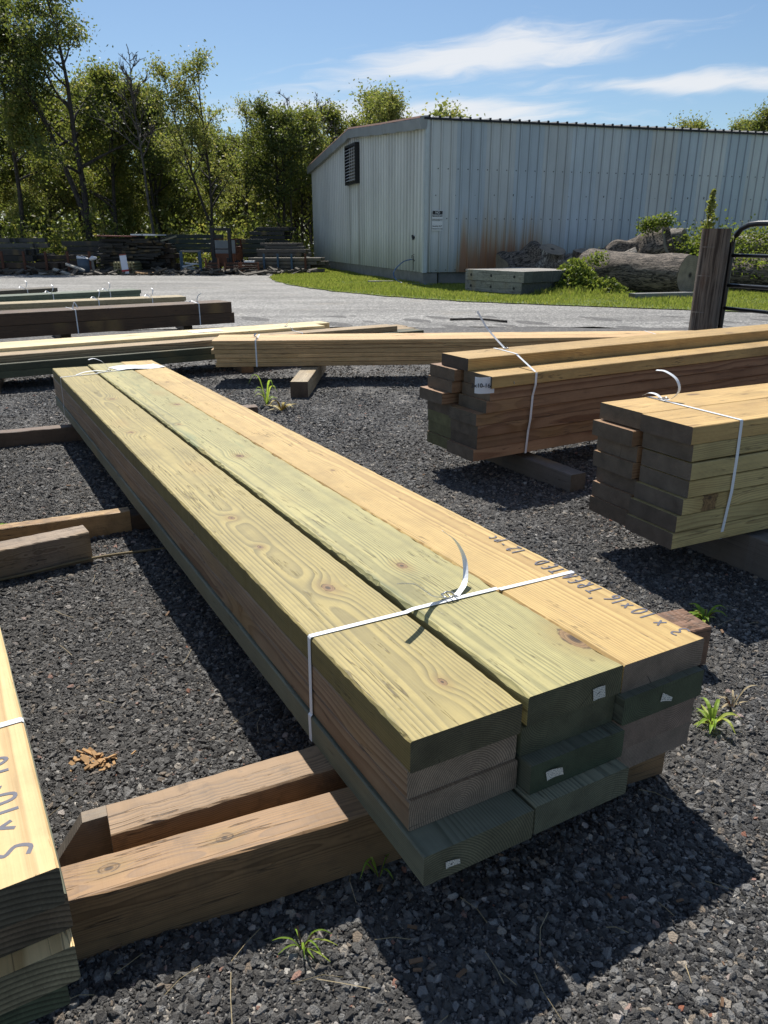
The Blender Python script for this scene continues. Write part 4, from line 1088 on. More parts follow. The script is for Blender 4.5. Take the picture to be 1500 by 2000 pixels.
# roof sheets with standing ribs, their ends showing over the front eave
for side_, (y0, z0, y1, z1) in enumerate(((-.07, EAVE + .03, KX, KZ + .05), (KX, KZ + .05, LL + .2, LZ + .05))):
    for i in range(11):
        mb = MB(); vs = []; prof = []
        for k in range(6):
            c = .1525 + .305 * k; prof += [(c - .152, 0), (c - .035, 0), (c - .018, .045), (c + .018, .045), (c + .035, 0), (c + .152, 0)]
        for a, h in prof: vs += [(i * 1.83 + a - .1, y0, z0 + h), (i * 1.83 + a - .1, y1, z1 + h)]
        mb.add(vs, [(2 * k, 2 * k + 2, 2 * k + 3, 2 * k + 1) for k in range(len(prof) - 1)])
        me = bpy.data.meshes.new('roof_sheet'); me.from_pydata(mb.v, [], mb.f); me.materials.append(simple('roof_metal', (.42, .40, .37), .5, .2, .3, 2) if 'roof_metal' not in bpy.data.materials else bpy.data.materials['roof_metal'])
        link('roof_sheet', me, shed)
mb = MB()
for k in range(67):
    x = .0525 + .305 * k; mb.box(x - .03, x + .03, -.085, -.055, EAVE + .03, EAVE + .085)
o = link('eave_closure', mb.box(-.1, LR, -.072, -.01, EAVE - .02, EAVE + .034).mesh('eave_closure', M_dark), shed); o['kind'] = 'stuff'
link('foundation', MB().box(.0, .06, .10, LL - .1, -.3, .205).box(.5, LR - .05, .12, .2, -.3, .195).mesh('foundation', M_conc), shed)
link('corner_block', MB().box(-.02, .42, .03, .3, -.3, .19).mesh('corner_block', M_conc), shed)
link('back_wall', MB().box(.05, LR, LL - .06, LL, -.2, LZ).box(LR - .05, LR, .05, LL - .06, -.2, EAVE).mesh('back_wall', M_trim), shed)
# louvre
lv = link('louvre', MB().box(-.20, -.04, 7.02, 7.09, 3.06, 4.42).box(-.20, -.04, 8.53, 8.60, 3.06, 4.42).box(-.20, -.04, 7.09, 8.53, 4.35, 4.42).box(-.20, -.04, 7.09, 8.53, 3.06, 3.13)
          .box(-.045, -.038, 7.09, 8.53, 3.13, 4.35).mesh('louvre', M_dark), shed)
for k in range(11):
    z = 3.18 + k * .106
    link('louvre_blade', MB().add([(-.21, 7.09, z), (-.21, 8.53, z), (-.06, 8.53, z + .085), (-.06, 7.09, z + .085), (-.208, 7.09, z - .006), (-.208, 8.53, z - .006), (-.056, 8.53, z + .08), (-.056, 7.09, z + .08)],
         [(0, 1, 2, 3), (4, 7, 6, 5), (0, 4, 5, 1), (2, 6, 7, 3)]).mesh('louvre_blade', simple('blade_metal', (.75, .75, .75), .4, .3, .2) if 'blade_metal' not in bpy.data.materials else bpy.data.materials['blade_metal']), lv)
# tap, knob
link('pipe_knob', MB().tube([(-.04, .75, 1.19), (-.10, .75, 1.19)], .03, 8).tube([(-.10, .75, 1.13), (-.10, .82, 1.24)], .035, 8).mesh('pipe_knob', M_black), shed)
link('water_tap', MB().tube([(-.05, .80, .25), (-.05, .80, .66), (-.12, .80, .66), (-.12, .80, .60)], .018, 8).tube([(-.05, .74, .70), (-.05, .86, .70)], .012, 6).tube([(-.06, .72, .52), (-.06, .88, .56)], .02, 6).mesh('water_tap', M_dark), shed)


def shedp(x, y, z): return C0 + DR * x + DL * y + Vector((0, 0, z))


hose = MB().tube(spline([shedp(-.12, .80, .56), shedp(-.35, .95, .48), shedp(-.62, 1.0, .2), shedp(-.60, .85, -.02), shedp(-.45, .55, -.12), shedp(-.2, .2, -.12), shedp(.15, -.3, -.125)], 8), .016, 8)
thing('garden_hose', 'blue hose hanging in a loop from the tap at the shed corner', 'hose', me=hose.mesh('garden_hose', M_hose, True))
thing('stone_slab', 'small pale slab lying in the grass at the shed corner', 'slab', tuple(shedp(-.75, 1.6, -.14)), .2, me=MB().box(-.5, .5, -.12, .12, 0, .05).mesh('stone_slab', M_conc))


def sign(label, x0, x1, z0, z1, rows):
    t = thing('wall_sign', label, 'sign', tuple(shedp((x0 + x1) / 2, -.034, (z0 + z1) / 2)), math.atan2(DR.y, DR.x), 'signs on the shed wall')
    w_, h_ = (x1 - x0) / 2, (z1 - z0) / 2
    link('plate', MB().box(-w_, w_, -.006, 0, -h_, h_).mesh('plate', M_white), t)
    for r in rows:
        if r[0] == 'bar': link('printed_band', MB().box(-w_ * r[3], w_ * r[3], -.0085, -.0065, r[1], r[2]).mesh('printed_band', M_black), t)
        else:
            tmx = Matrix(((1, 0, 0, r[3] if len(r) > 4 else 0), (0, 0, -1, -.0092), (0, 1, 0, r[2]), (0, 0, 0, 1)))
            lettering('lettering', r[1], r[-1] if len(r) <= 4 else r[4], M_white if r[0] == 'w' else M_black, tmx, t)


sign('black and white NO TRESPASSING sign on the shed wall', .20, .53, 1.66, 1.92,
     [('bar', .02, .115, .94), ('w', 'NO', .066, .085), ('bar', -.045, .012, .94), ('w', 'TRESPASSING', -.017, .052), ('bar', -.118, -.105, .94)])
sign('white security camera sign with dark lettering, lower of two on the shed wall', .19, .53, 1.37, 1.63,
     [('k', 'Security 24/7', -.01, .055), ('k', 'Cameras in Use', -.08, .052)])

# ------------------------------------------------------------------ grey timber stack, logs and stumps by the shed
tsd = Vector((3.369 - 2.132, 18.781 - 20.433, 0)); L1 = tsd.length; yw = math.atan2(tsd.y, tsd.x)
# near long face runs left to right; body lies behind
ts = thing('timber_stack', 'weathered grey stack of large square timbers two high on the grass', 'timber stack', (2.132, 20.433, -.165), yw)
for k in (0, 1):
    for j in range(6):
        wdt = .335; o = link('timber', board_mesh(L1 - (.06 if k == 0 else 0), wdt - .008, .262, j % 3, True), ts, (.06 * (1 - k) * 0, j * wdt, .04 + .27 * k)); dress(o, GRY, wdt, .26, ca=(.33, .315, .285), cb=(.15, .145, .13), cg=(.20, .195, .175), ce=(.08, .085, .08), wear=.9, rs=.012)
        for bx in (.22, .95, 1.75):
            if j == 0: link('bolt', MB().tube([(bx, -.006, .17 + .27 * k), (bx, .01, .17 + .27 * k)], .035, 10).mesh('bolt', M_dark), ts)


CUT, tc_ = mat('sawn_log_end')
pc = tc_.node('ShaderNodeTexCoord').outputs['Object']; cx_, cy_, cz_ = tc_.sep(pc)
rd = tc_.m('SQRT', tc_.m('ADD', tc_.m('MULTIPLY', cy_, cy_), tc_.m('MULTIPLY', cz_, cz_))); nn_ = tc_.noise(pc, 4.0, 5, .65)
rg = tc_.m('FRACT', tc_.m('MULTIPLY', tc_.m('ADD', rd, tc_.m('MULTIPLY', nn_, .08)), 22.0))
c_ = tc_.mix(tc_.m('MULTIPLY', rg, .45), (.32, .265, .20), (.16, .125, .09)); c_ = tc_.scale(c_, tc_.m('MULTIPLY_ADD', nn_, 1.4, .25)); c_ = tc_.mix(tc_.step(rd, .09, .03), c_, (.04, .03, .025))
tc_.set(tc_.b.inputs['Base Color'], c_); tc_.set(tc_.b.inputs['Roughness'], .9); bump(tc_, nn_, .6, .02)


def log(name, label, p0, p1, r0, r1, mb_, seed=0, lump=.12, cat='log', cuts=(1, 1), mcut=None, n=26, m=22, bend=0.0):
    """bark-covered log with sawn ends, local X along it"""
    p0 = Vector(p0); p1 = Vector(p1); d = p1 - p0; L = d.length; q = d.to_track_quat('X', 'Z')
    mb = MB(); rr = random.Random(seed)
    for i in range(m + 1):
        f = i / m; r = r0 + (r1 - r0) * f; bz = bend * math.sin(math.pi * f)
        for k in range(n):
            a = 2 * math.pi * k / n; nv = noise.noise(Vector((f * 3 + seed, math.cos(a) * 1.2, math.sin(a) * 1.2))); n2 = noise.noise(Vector((f * L * 2 + seed, math.cos(a) * 5, math.sin(a) * 5)))
            rad = r * (1 + lump * nv + .06 * n2); mb.v.append((L * f, rad * math.cos(a), rad * math.sin(a) + bz))
    for i in range(m):
        for k in range(n): k2 = (k + 1) % n; mb.f.append((i * n + k, i * n + k2, i * n + n + k2, i * n + n + k))
    t = thing(name, label, cat, tuple(p0)); t.rotation_euler = q.to_euler()
    link('bark', mb.mesh('bark', mb_, True), t)
    for e, i in ((0, 0), (1, m)):
        ring = [Vector(mb.v[i * n + k]) for k in range(n)]; c = sum(ring, Vector()) / n; cb_ = MB(); sgn = -1 if e == 0 else 1
        vs = [tuple(c + Vector((sgn * .012, 0, 0)))]
        for fr in (.4, .75, .985): vs += [tuple(c + (v - c) * fr + Vector((sgn * (.010 if fr < .9 else .002) + .006 * (rr.random() - .5), 0, 0))) for v in ring]
        fs = [(0, 1 + k, 1 + (k + 1) % n) for k in range(n)]
        for g_ in (0, 1): fs += [(1 + g_ * n + k, 1 + (g_ + 1) * n + k, 1 + (g_ + 1) * n + (k + 1) % n, 1 + g_ * n + (k + 1) % n) for k in range(n)]
        cb_.add(vs, fs); oo = link('cut_end', cb_.mesh('cut_end', mcut or WOOD, True), t)
        oo.data.materials.clear(); oo.data.materials.append(CUT)
    return t


log('big_log', 'large grey barked log lying on a plank, sawn end facing right', (5.62, 21.5, .33), (7.36, 18.8, .33), .56, .46, M_log, 3, .12, m=44, bend=-.04)
thing('plank', 'grey plank lying in the grass under the big log', 'plank', (5.70, 17.55, -.15), .30, me=None)
pl = COL.objects['plank']; o = link('board', board_mesh(2.4, .26, .13, 1), pl, (0, 0, 0)); dress(o, GRY, .26, .13, ca=(.22, .23, .23))
log('leaning_stump', 'huge upturned stump with sawn root ends leaning behind the big log', (6.39, 22.45, 0.35), (7.98, 21.85, 1.05), .42, .62, M_log, 9, .45, 'stump', n=30, m=26)
log('sawn_root', 'sawn root end at the right side of the huge stump, lower', (7.52, 22.25, 0.85), (8.39, 21.50, 0.72), .34, .30, M_logpale, 12, .18, 'stump', m=12)
log('sawn_root', 'sawn root end at the right side of the huge stump, upper and smaller', (7.42, 22.35, 1.15), (8.19, 21.70, 1.15), .30, .26, M_logpale, 14, .18, 'stump', m=12)
log('pale_stump', 'pale weathered stump piece with flat cut top behind the grey timber stack', (4.69, 22.95, 0.05), (4.82, 22.60, 0.86), .42, .36, M_logpale, 21, .35, 'stump', m=14)
log('pale_stump', 'twisted pale root piece between the flat-topped stump and the dark stump', (5.05, 22.65, 0.3), (5.67, 22.35, 0.66), .28, .22, M_logpale, 25, .5, 'stump', m=14)
log('root_mass', 'dark brown root mass with rough bark under the upturned stump', (6.55, 22.3, .35), (7.75, 21.55, .95), .55, .5, M_log, 52, .6, 'stump', n=30, m=20)
log('dark_stump', 'dark upright stump with slanted cut top left of the big log', (5.72, 22.35, -0.1), (5.79, 22.15, 0.8), .36, .40, M_log, 27, .3, 'stump', m=14)
log('ribbed_stump', 'dark deeply ribbed bark piece against the shed behind the timber stack', (3.45, 22.85, 0.2), (4.58, 23.15, 0.45), .50, .58, M_log, 31, .4, 'stump', m=20)
log('bark_hump', 'dark rounded log hump behind the left end of the big log', (6.39, 23.65, 0.3), (6.70, 22.85, 0.35), .55, .5, M_log, 36, .25, 'log', m=14)
log('pale_log', 'pale bare log end rising behind the left end of the big log', (6.08, 21.95, 0.25), (7.00, 21.65, 0.7), .30, .26, M_logpale, 38, .3, 'log', m=14)
log('fallen_log', 'long pale fallen trunk covered with ivy behind the gate', (8.14, 22.85, 0.65), (13.18, 20.25, 1), .42, .52, M_logpale, 41, .25, 'log', m=26)
log('root_flare', 'grooved silver root flare behind the gate rails', (10.30, 20.25, 0.75), (12.57, 18.85, 1.15), .42, .70, M_logpale, 45, .5, 'stump', m=20)
log('grey_boulder_log', 'big dark log block under the fallen trunk behind the gate', (8.86, 20.85, 0.2), (12.57, 19.05, 0.15), .50, .55, M_log, 47, .2, 'log', m=20)


def clump(n, c, sd, zmax, seed):
    r = np.random.default_rng(seed); p = r.normal(size=(n, 3)) * np.array([*sd, 1]) + np.array([*c, 0])
    rr = np.hypot((p[:, 0] - c[0]) / sd[0], (p[:, 1] - c[1]) / sd[1]); p[:, 2] = -.14 + r.random(n) * zmax * np.exp(-rr ** 2 * .35)
    return p


P = np.concatenate([clump(5200, (4.85, 19.9), (.42, .35), .85, 1), clump(1800, (4.2, 20.6), (.5, .3), .5, 2), clump(1200, (5.6, 19.6), (.3, .2), .4, 3)])
o = link('weeds', leaves_mesh('weeds', P, .085, L_ivy, .6, .4)); o['kind'] = 'stuff'; o['label'] = 'tangle of leafy green weeds between the grey timber stack and the big log'; o['category'] = 'weeds'
pts = []
for (a, b_, rad, k, top) in (((8.0, 22.0, 1.0), (12.8, 19.3, 1.35), .42, 5200, 1), ((6.9, 21.5, 1.45), (7.6, 21.1, 1.62), .18, 900, 1), ((8.3, 20.9, .5), (12.3, 18.4, .55), .42, 2600, 0), ((7.9, 21.6, .9), (8.9, 21.0, .7), .3, 1200, 0), ((5.3, 20.4, .6), (5.6, 20.1, .7), .2, 260, 0)):
    a = np.array(a); b_ = np.array(b_); f = rng.random((k, 1)); p = a + (b_ - a) * f + rng.normal(size=(k, 3)) * rad * .5; pts.append(p)
o = link('ivy', leaves_mesh('ivy', np.concatenate(pts), .075, L_ivy, .7)); o['kind'] = 'stuff'; o['label'] = 'ivy and bindweed climbing over the stumps and logs by the shed'; o['category'] = 'ivy'
sap = thing('tall_weed', 'single tall leafy sapling rising behind the gate post in front of the shed', 'sapling', (8.83, 21.7, -.16))
link('stem', MB().tube([(0, 0, 0), (.03, 0, .9), (-.03, 0, 1.8), (.04, 0, 2.5)], [.02, .016, .012, .004], 6).mesh('stem', M_bark), sap)
f = rng.random(360) ** .8; P = np.stack([rng.normal(size=360) * .15 * (1.15 - f), rng.normal(size=360) * .13 * (1.1 - f), .7 + f * 1.85], 1)
link('leaves', leaves_mesh('leaves', P, .13, L_light, .6), sap)

# ------------------------------------------------------------------ gate post and gate
PX, PY = 3.76, 9.0
post = thing('gate_post', 'thick weathered round wooden gate post with pale wire ends', 'post', (PX, PY, -.17))
mb = MB(); n = 26; mm_ = 30
for i in range(mm_ + 1):
    z = 1.435 * i / mm_
    for k in range(n):
        a = 2 * math.pi * k / n; rad = .157 * (1 + .025 * noise.noise(Vector((math.cos(a) * 4, math.sin(a) * 4, z * .7))) + .02 * noise.noise(Vector((math.cos(a) * 14, math.sin(a) * 14, z * 1.2))))
        mb.v.append((rad * math.cos(a), rad * math.sin(a), z))
for i in range(mm_):
    for k in range(n): k2 = (k + 1) % n; mb.f.append((i * n + k, i * n + k2, i * n + n + k2, i * n + n + k))
mpo, tpo = mat('weathered_post')
pv = tpo.node('ShaderNodeTexCoord').outputs['Object']; g1 = tpo.noise(tpo.v('MULTIPLY', pv, (38, 38, 1.6)), 1.0, 5, .65); g2 = tpo.noise(tpo.v('MULTIPLY', pv, (6, 6, 2.2)), 1.0, 4, .6)
cc = tpo.mix(tpo.step(g1, .36, .62), (.045, .032, .024), (.21, .17, .135)); cc = tpo.mix(tpo.m('MULTIPLY', tpo.step(g2, .5, .68), .6), cc, (.09, .045, .025)); cc = tpo.scale(cc, tpo.m('MULTIPLY_ADD', g2, .7, .6))
tpo.set(tpo.b.inputs['Base Color'], cc); tpo.set(tpo.b.inputs['Roughness'], .85); bump(tpo, g1, .9, .012)
o = link('trunk', mb.mesh('trunk', mpo, True), post)
o = link('cut_top', MB().add([(0, 0, 1.437)] + [tuple(mb.v[mm_ * n + k]) for k in range(n)], [(0, 1 + k, 1 + (k + 1) % n) for k in range(n)]).mesh('cut_top', mpo), post)
for z, x in ((1.24, -.15), (.93, -.155), (.53, -.17), (.13, -.15)):
    link('wire', MB().tube([(x - .02, -.08, z), (x + .04, -.14, z + .002), (x + .09, -.158, z)], .0018, 5).mesh('wire', M_conc), post)
gd = Vector((.4215, -.9068, 0)); gate = thing('farm_gate', 'black tubular metal gate with rounded top corner beside the gate post', 'gate', (PX + .195, PY - .02, -.165), math.atan2(gd.y, gd.x))
GL = 1.75; r_ = .021
fr = spline([(0, 0, .10), (0, 0, .7), (0, 0, 1.22)], 2) + [Vector((0, 0, 1.28)), Vector((.03, 0, 1.36)), Vector((.09, 0, 1.43)), Vector((.19, 0, 1.47)), Vector((.3, 0, 1.48)), Vector((GL - .2, 0, 1.48)), Vector((GL - .08, 0, 1.44)), Vector((GL, 0, 1.34)), Vector((GL, 0, .1))]
link('frame', MB().tube(fr, .03, 10).mesh('frame', M_gate, True), gate)
for z in (1.145, .82, .565, .32, .1):
    link('rail', MB().tube([(.02, 0, z), (GL - .02, 0, z)], r_, 10).mesh('rail', M_gate, True), gate)

# ------------------------------------------------------------------ back of the yard
cube = MB().box(0, 1, 0, 1, 0, 1).mesh('beam', WOOD)


def beam(par, x, y, z, L, w_, h_, col, rz=0.0, ry=0.0, name='beam'):
    o = link(name, board_mesh(round(L, 1), round(w_, 2), round(h_, 2), 0, False), par, (x, y, z), (0, ry, rz))
    j = random.uniform(.75, 1.25); dress(o, OLD, w_, h_, ca=tuple(c * j for c in col), cb=tuple(c * j * .6 for c in col), ce=tuple(c * j * .7 for c in col), cg=tuple(c * .8 for c in col), wear=.7, kn=0, rs=.02); return o


def pile(label, px0, px1, y, z0, rows, hgt, col, rz=0.0, deep=3, jit=.15, wd=.24, name='lumber_pile', straps=True):
    """stack of beams spanning x px0..px1 at distance y"""
    t = thing(name, label, 'lumber pile', (px0, y, z0 - .165), rz, 'old lumber piles along the back of the yard')
    for r_i in range(rows):
        for j in range(deep):
            beam(t, random.uniform(-jit, jit), j * (wd + .02), r_i * hgt, px1 - px0 + random.uniform(-jit, jit), wd, hgt - .02, col)
    for s in ():
        x = (px1 - px0) * s; link('strap', MB().ribbon([Vector((x, -.004, 0)), Vector((x, -.004, rows * hgt)), Vector((x, deep * wd * .7, rows * hgt + .004))], (1, 0, 0), .03, .002).mesh('strap', M_strap), t)
    return t


def X(px, y): return (px - 750) / 1455 * (y * .9386 + .35 * 1.2)


DKC = (.055, .050, .042); GNC = (.05, .065, .05); GYC = (.14, .13, .115); BRC = (.075, .05, .035)
Y = 32.5
t = pile('stepped pile of grey beams at the far left of the yard', X(-60, Y), X(60, Y), Y, .55, 4, .20, GYC, deep=3, jit=.5)
pile('dark beams lying low below the stepped grey pile at the left edge', X(-70, Y), X(92, Y), Y - 1.2, .45, 2, .24, DKC, deep=2)
t = pile('long low rack of rusty beams at the far left', X(-60, Y), X(150, Y), Y - 1.9, 0, 2, .22, BRC, deep=3)
for k in range(7): link('upright', MB().box(-.04, .04, -.12, -.05, 0, .85).mesh('upright', M_rust), t, (.7 + k * .85, 0, 0))
pile('dark beams between the left pile and the big dark stack', X(112, Y), X(192, Y), Y + 1.0, .6, 3, .21, DKC, deep=3)
pile('long rusty beams low in front of the dark beams, left of the blue drum', X(85, Y), X(178, Y), Y - .6, .1, 3, .2, BRC, deep=2)
# big dark stack of odd boards under a red-brown sheet
t = thing('scrap_wood_stack', 'tall dark stack of odd boards under a red-brown sheet and white boards', 'scrap stack', (X(192, 31), 31.2, -.165))
wS = X(312, 31) - X(192, 31)
rr = random.Random(77)
for i in range(150):
    z = .02 + 1.30 * (i // 10) / 15; x = rr.uniform(0, wS * .8); L = min(rr.uniform(.3, 1.5), wS - x + .2)
    o = beam(t, x, rr.uniform(-.15, .25), z, round(L, 1), .14, .08, rr.choice([(.018, .017, .015), (.03, .028, .024), (.05, .045, .04), (.035, .03, .02)]), rz=rr.uniform(-.25, .25), ry=rr.uniform(-.06, .06), name='board')
for i in range(24):
    o = beam(t, -.1 if i % 2 else wS - .05, rr.uniform(-.1, 1.2), .08 + .055 * i, .3, .3, .06, (.04, .037, .03), rz=rr.uniform(-.5, .5), name='board')
link('back_boards', MB().box(.05, wS - .05, .5, 1.6, 0, 1.32).mesh('back_boards', M_dark), t)
link('cover_sheet', MB().box(.05, wS * .62, -.35, 1.3, 1.40, 1.44, Matrix.Rotation(.02, 4, 'Y')).mesh('cover_sheet', M_redtop), t)
for x0, x1, z in ((wS * .60, wS * .8, 1.43), (wS * .78, wS, 1.42)):
    link('white_board', MB().box(x0, x1, -.3, 1.2, z, z + .05).mesh('white_board', M_white), t)
# drum with cement bags
t = thing('blue_drum', 'blue grey drum with a white lid beside the big dark stack', 'drum', (X(167, 30.6), 30.6, -.165))
link('body', MB().tube([(0, 0, 0), (0, 0, .02), (0, 0, .3), (0, 0, .33), (0, 0, .36), (0, 0, .58)], [.24, .26, .26, .27, .26, .26], 20).mesh('body', M_barrel, True), t)
link('lid', MB().tube([(0, 0, .58), (0, 0, .62), (.02, 0, .66)], [.27, .27, .12], 20).mesh('lid', M_white, True), t)
t = thing('white_jug_stand', 'white container on a thin stand to the right of the blue drum', 'container', (X(185, 30.5), 30.5, -.165))
link('stand', MB().tube([(0, 0, 0), (-.04, 0, .3), (-.03, 0, .5)], .05, 8, True, .4).mesh('stand', M_conc), t)
link('container', MB().tube([(-.13, 0, .55), (-.02, 0, .60), (.13, 0, .60)], [.06, .09, .05], 10).mesh('container', M_white, True), t)
# pallet of round posts, seen end-on
t = thing('post_bundle', 'bundle of round ended posts stacked on a pallet under the dark stack', 'posts', (X(222, 30.0), 30.0, -.165))
wP = X(263, 30) - X(222, 30)
me_p = MB().tube([(0, 0, 0), (0, 1.2, 0)], .052, 10).mesh('post', simple('treated_post', (.22, .20, .10), .7, 0, .3))
for i in range(7):
    for j in range(4): link('post', me_p, t, (.06 + i * wP / 7.2, 0, .10 + j * .108))
link('pallet', MB().box(-.02, wP + .02, 0, 1.2, 0, .04).box(0, .08, 0, 1.2, .04, .05).mesh('pallet', M_dark), t)
t = thing('leaning_board', 'narrow white board with red ends leaning on the bundle of round posts', 'board', (X(246, 29.8), 29.8, -.165), .05)
t.rotation_euler = (-.12, -.10, .05)
link('face', MB().box(-.125, .125, -.02, 0, .2, .72).mesh('face', simple('blue_white', (.62, .66, .74), .6, 0, .1)), t)
link('red_band', MB().box(-.127, .127, -.022, .002, .13, .2).mesh('red_band', M_red), t); link('red_top', MB().box(-.125, .125, -.02, 0, .72, .77).mesh('red_top', M_redtop), t)
link('foot', MB().box(-.125, .125, -.02, 0, 0, .13).mesh('foot', M_white), t)
Y = 33
pile('high green beams behind the big dark stack, right side', X(318, Y), X(418, Y), Y + .8, .75, 4, .185, GNC, deep=3)
pile('rounded heap of brown boards beside the big dark stack', X(317, Y), X(358, Y), Y - 1.4, 0, 6, .19, BRC, deep=3, jit=.18)
t = thing('slanted_board', 'pale board leaning on top of the heap of brown boards', 'board', (X(314, 31), 31.2, 1.0), .2)
o = beam(t, 0, 0, 0, .7, .3, .06, (.3, .29, .2), ry=-.3)
for (x0, x1, lab_) in ((355, 394, 'rack with blue uprights holding white scraps, left of the forklift'),):
    t = thing('steel_rack', lab_, 'rack', (X(x0, 30.6), 30.6, -.165)); wR = X(x1, 30.6) - X(x0, 30.6)
    for x in (0, .06, wR - .06, wR): link('upright', MB().box(x - .025, x + .025, -.03, .03, 0, .85).mesh('upright', M_blue), t)
    link('shelf', MB().box(0, wR, -.02, .6, .82, .88).mesh('shelf', simple('bleached_board', (.25, .22, .18), .8, 0, .3)), t)
    for i in range(6): link('scrap', MB().box(-.3, .3, -.06, .06, 0, .04).mesh('scrap', M_white if i % 3 else M_conc), t, (wR * .5 + random.uniform(-.15, .15), random.uniform(0, .3), .12 + .05 * i), (random.uniform(-.2, .2), random.uniform(-.3, .3), random.uniform(-.5, .8)))
    link('base', MB().box(-.05, wR + .05, -.05, .6, 0, .12).mesh('base', M_dark), t)
# forklift seen from the front
t = thing('forklift', 'old forklift with a black mast standing among the piles', 'forklift', (X(434, 31), 31.2, -.165))
for x in (-.33, .33): link('mast_rail', MB().box(x - .055, x + .055, -.1, .08, .05, 1.66).mesh('mast_rail', M_dark), t)
link('mast_crossbar', MB().box(-.42, .42, -.09, .07, 1.60, 1.70).box(-.3, .3, -.08, .05, .9, .95).mesh('mast_crossbar', M_dark), t)
for x in (-.25, .25): link('fork', MB().box(x - .05, x + .05, -1.0, -.1, .06, .10).box(x - .05, x + .05, -.14, -.1, .06, .6).mesh('fork', M_dark), t)
link('body', MB().box(-.48, .48, .3, 1.9, .25, .75).box(-.46, .46, 1.2, 1.95, .7, 1.0).mesh('body', M_orange), t)
link('cage', MB().tube([(-.5, .4, .7), (-.48, .5, 1.28), (-.46, 1.6, 1.28), (-.48, 1.8, .9)], .03, 6).tube([(.5, .4, .7), (.48, .5, 1.28), (.46, 1.6, 1.28), (.48, 1.8, .9)], .03, 6).box(-.5, .5, .5, 1.6, 1.27, 1.31).mesh('cage', M_rust), t)
link('windscreen', MB().box(-.45, .45, .46, .48, .75, 1.25).mesh('windscreen', simple('hazy_plastic', (.25, .27, .28), .4)), t)
for x in (-.52, .52):
    for y in (.4, 1.6): link('wheel', MB().tube([(x - .08, y, .25), (x + .08, y, .25)], .25, 16).mesh('wheel', M_rubber, False), t)
for (x0, x1, y, lab_) in ((403, 428, 30.3, 'rusty orange frame stand left of the forklift mast'), (440, 472, 30.4, 'rusty orange low frame right of the forklift mast'), (468, 505, 30.6, 'low rusty frame with a white scrap on it, right of the forklift')):
    t = thing('rusty_frame', lab_, 'frame', (X(x0, y), y, -.165)); wR = X(x1, y) - X(x0, y)
    for x in (0, wR): link('leg', MB().box(x - .03, x + .03, -.03, .03, 0, .62 if x0 < 410 else .45).mesh('leg', M_orange), t)
    for z in (.12, .28, .42): link('bar', MB().box(0, wR, -.02, .02, z - .02, z + .02).mesh('bar', M_rust), t)
    for i in range(5): beam(t, random.uniform(-.1, .1), .05 + i * .1, .05 + .07 * i, wR, .12, .06, BRC)
    if x0 == 468: link('scrap', MB().box(.2, .6, -.05, .2, .44, .50).mesh('scrap', M_white), t)
pile('dark green timbers behind the forklift on the right', X(448, Y), X(520, Y), Y + .5, .55, 4, .19, GNC, deep=3)
pile('tall black stack of timbers on top of the green ones near the shed', X(487, Y), X(558, Y), Y + 1.5, .75, 6, .175, (.035, .033, .03), deep=4, jit=.2)
pile('grey strapped bundle, upper of two left of the shed', X(522, Y), X(592, Y), Y - .6, .92, 2, .12, (.12, .105, .09), deep=3)
pile('grey strapped bundle, lower of two left of the shed', X(512, Y), X(600, Y), Y - .8, .62, 2, .15, (.12, .105, .09), deep=3)
t = pile('low rack of mixed beams with blue uprights next to the shed', X(496, Y), X(632, Y), Y - 1.6, .05, 4, .14, (.17, .15, .12), deep=3, jit=.3)
for k, mm__ in enumerate((M_blue, M_blue, M_blue, M_rust)): link('upright', MB().box(-.04, .04, -.12, -.05, -.05, .70).mesh('upright', mm__), t, (.7 + k * .55, 0, 0))
t = pile('short dark blocks on the ground right of the mixed beam rack', X(567, 31), X(612, 31), 30.2, 0, 2, .09, (.14, .12, .10), deep=2, straps=False)
mb = MB(); rr = random.Random(9)
for i in range(260):
    x = X(rr.uniform(-20, 610), 31); M = Matrix.Translation((x, rr.uniform(29.5, 31.3), -.165 + rr.random() * .16)) @ Euler((rr.uniform(-.4, .4), rr.uniform(-.4, .4), rr.uniform(0, 3))).to_matrix().to_4x4()
    l = rr.uniform(.05, .45); mb.box(-l, l, -.06, .06, -.02, .03, M)
o = link('scrap_wood', mb.mesh('scrap_wood', simple('scrap_wood', (.10, .085, .065), .85, 0, .8, .9))); o['kind'] = 'stuff'; o['label'] = 'broken boards and offcuts strewn along the foot of the far piles'; o['category'] = 'scrap wood'
for i, (px, l) in enumerate(((95, .6), (130, .9), (150, .7), (282, .4), (300, .3), (275, .3))):
    t = thing('scrap_board', ['bleached board lying flat before the far left rack', 'long bleached board slanting down before the far left rack', 'pale board leaning steeply left of the blue drum', 'small yellow offcut right of the bundle of posts', 'pale orange offcut right of the bundle of posts, farther right', 'tiny pale offcut touching the bundle of posts'][i], 'scrap board',
              (X(px, 30), 29.9, -.10 if i != 2 else .12), 0, 'scrap boards at the foot of the far piles', me=MB().box(-l / 2, l / 2, -.12, .12, -.02, .03).mesh('scrap_board', simple('bleached', (.45, .42, .36), .8, 0, .3) if i < 3 else M_chip))
    t.rotation_euler = (.2, .35 if i in (1, 2) else .05, .2 * i)

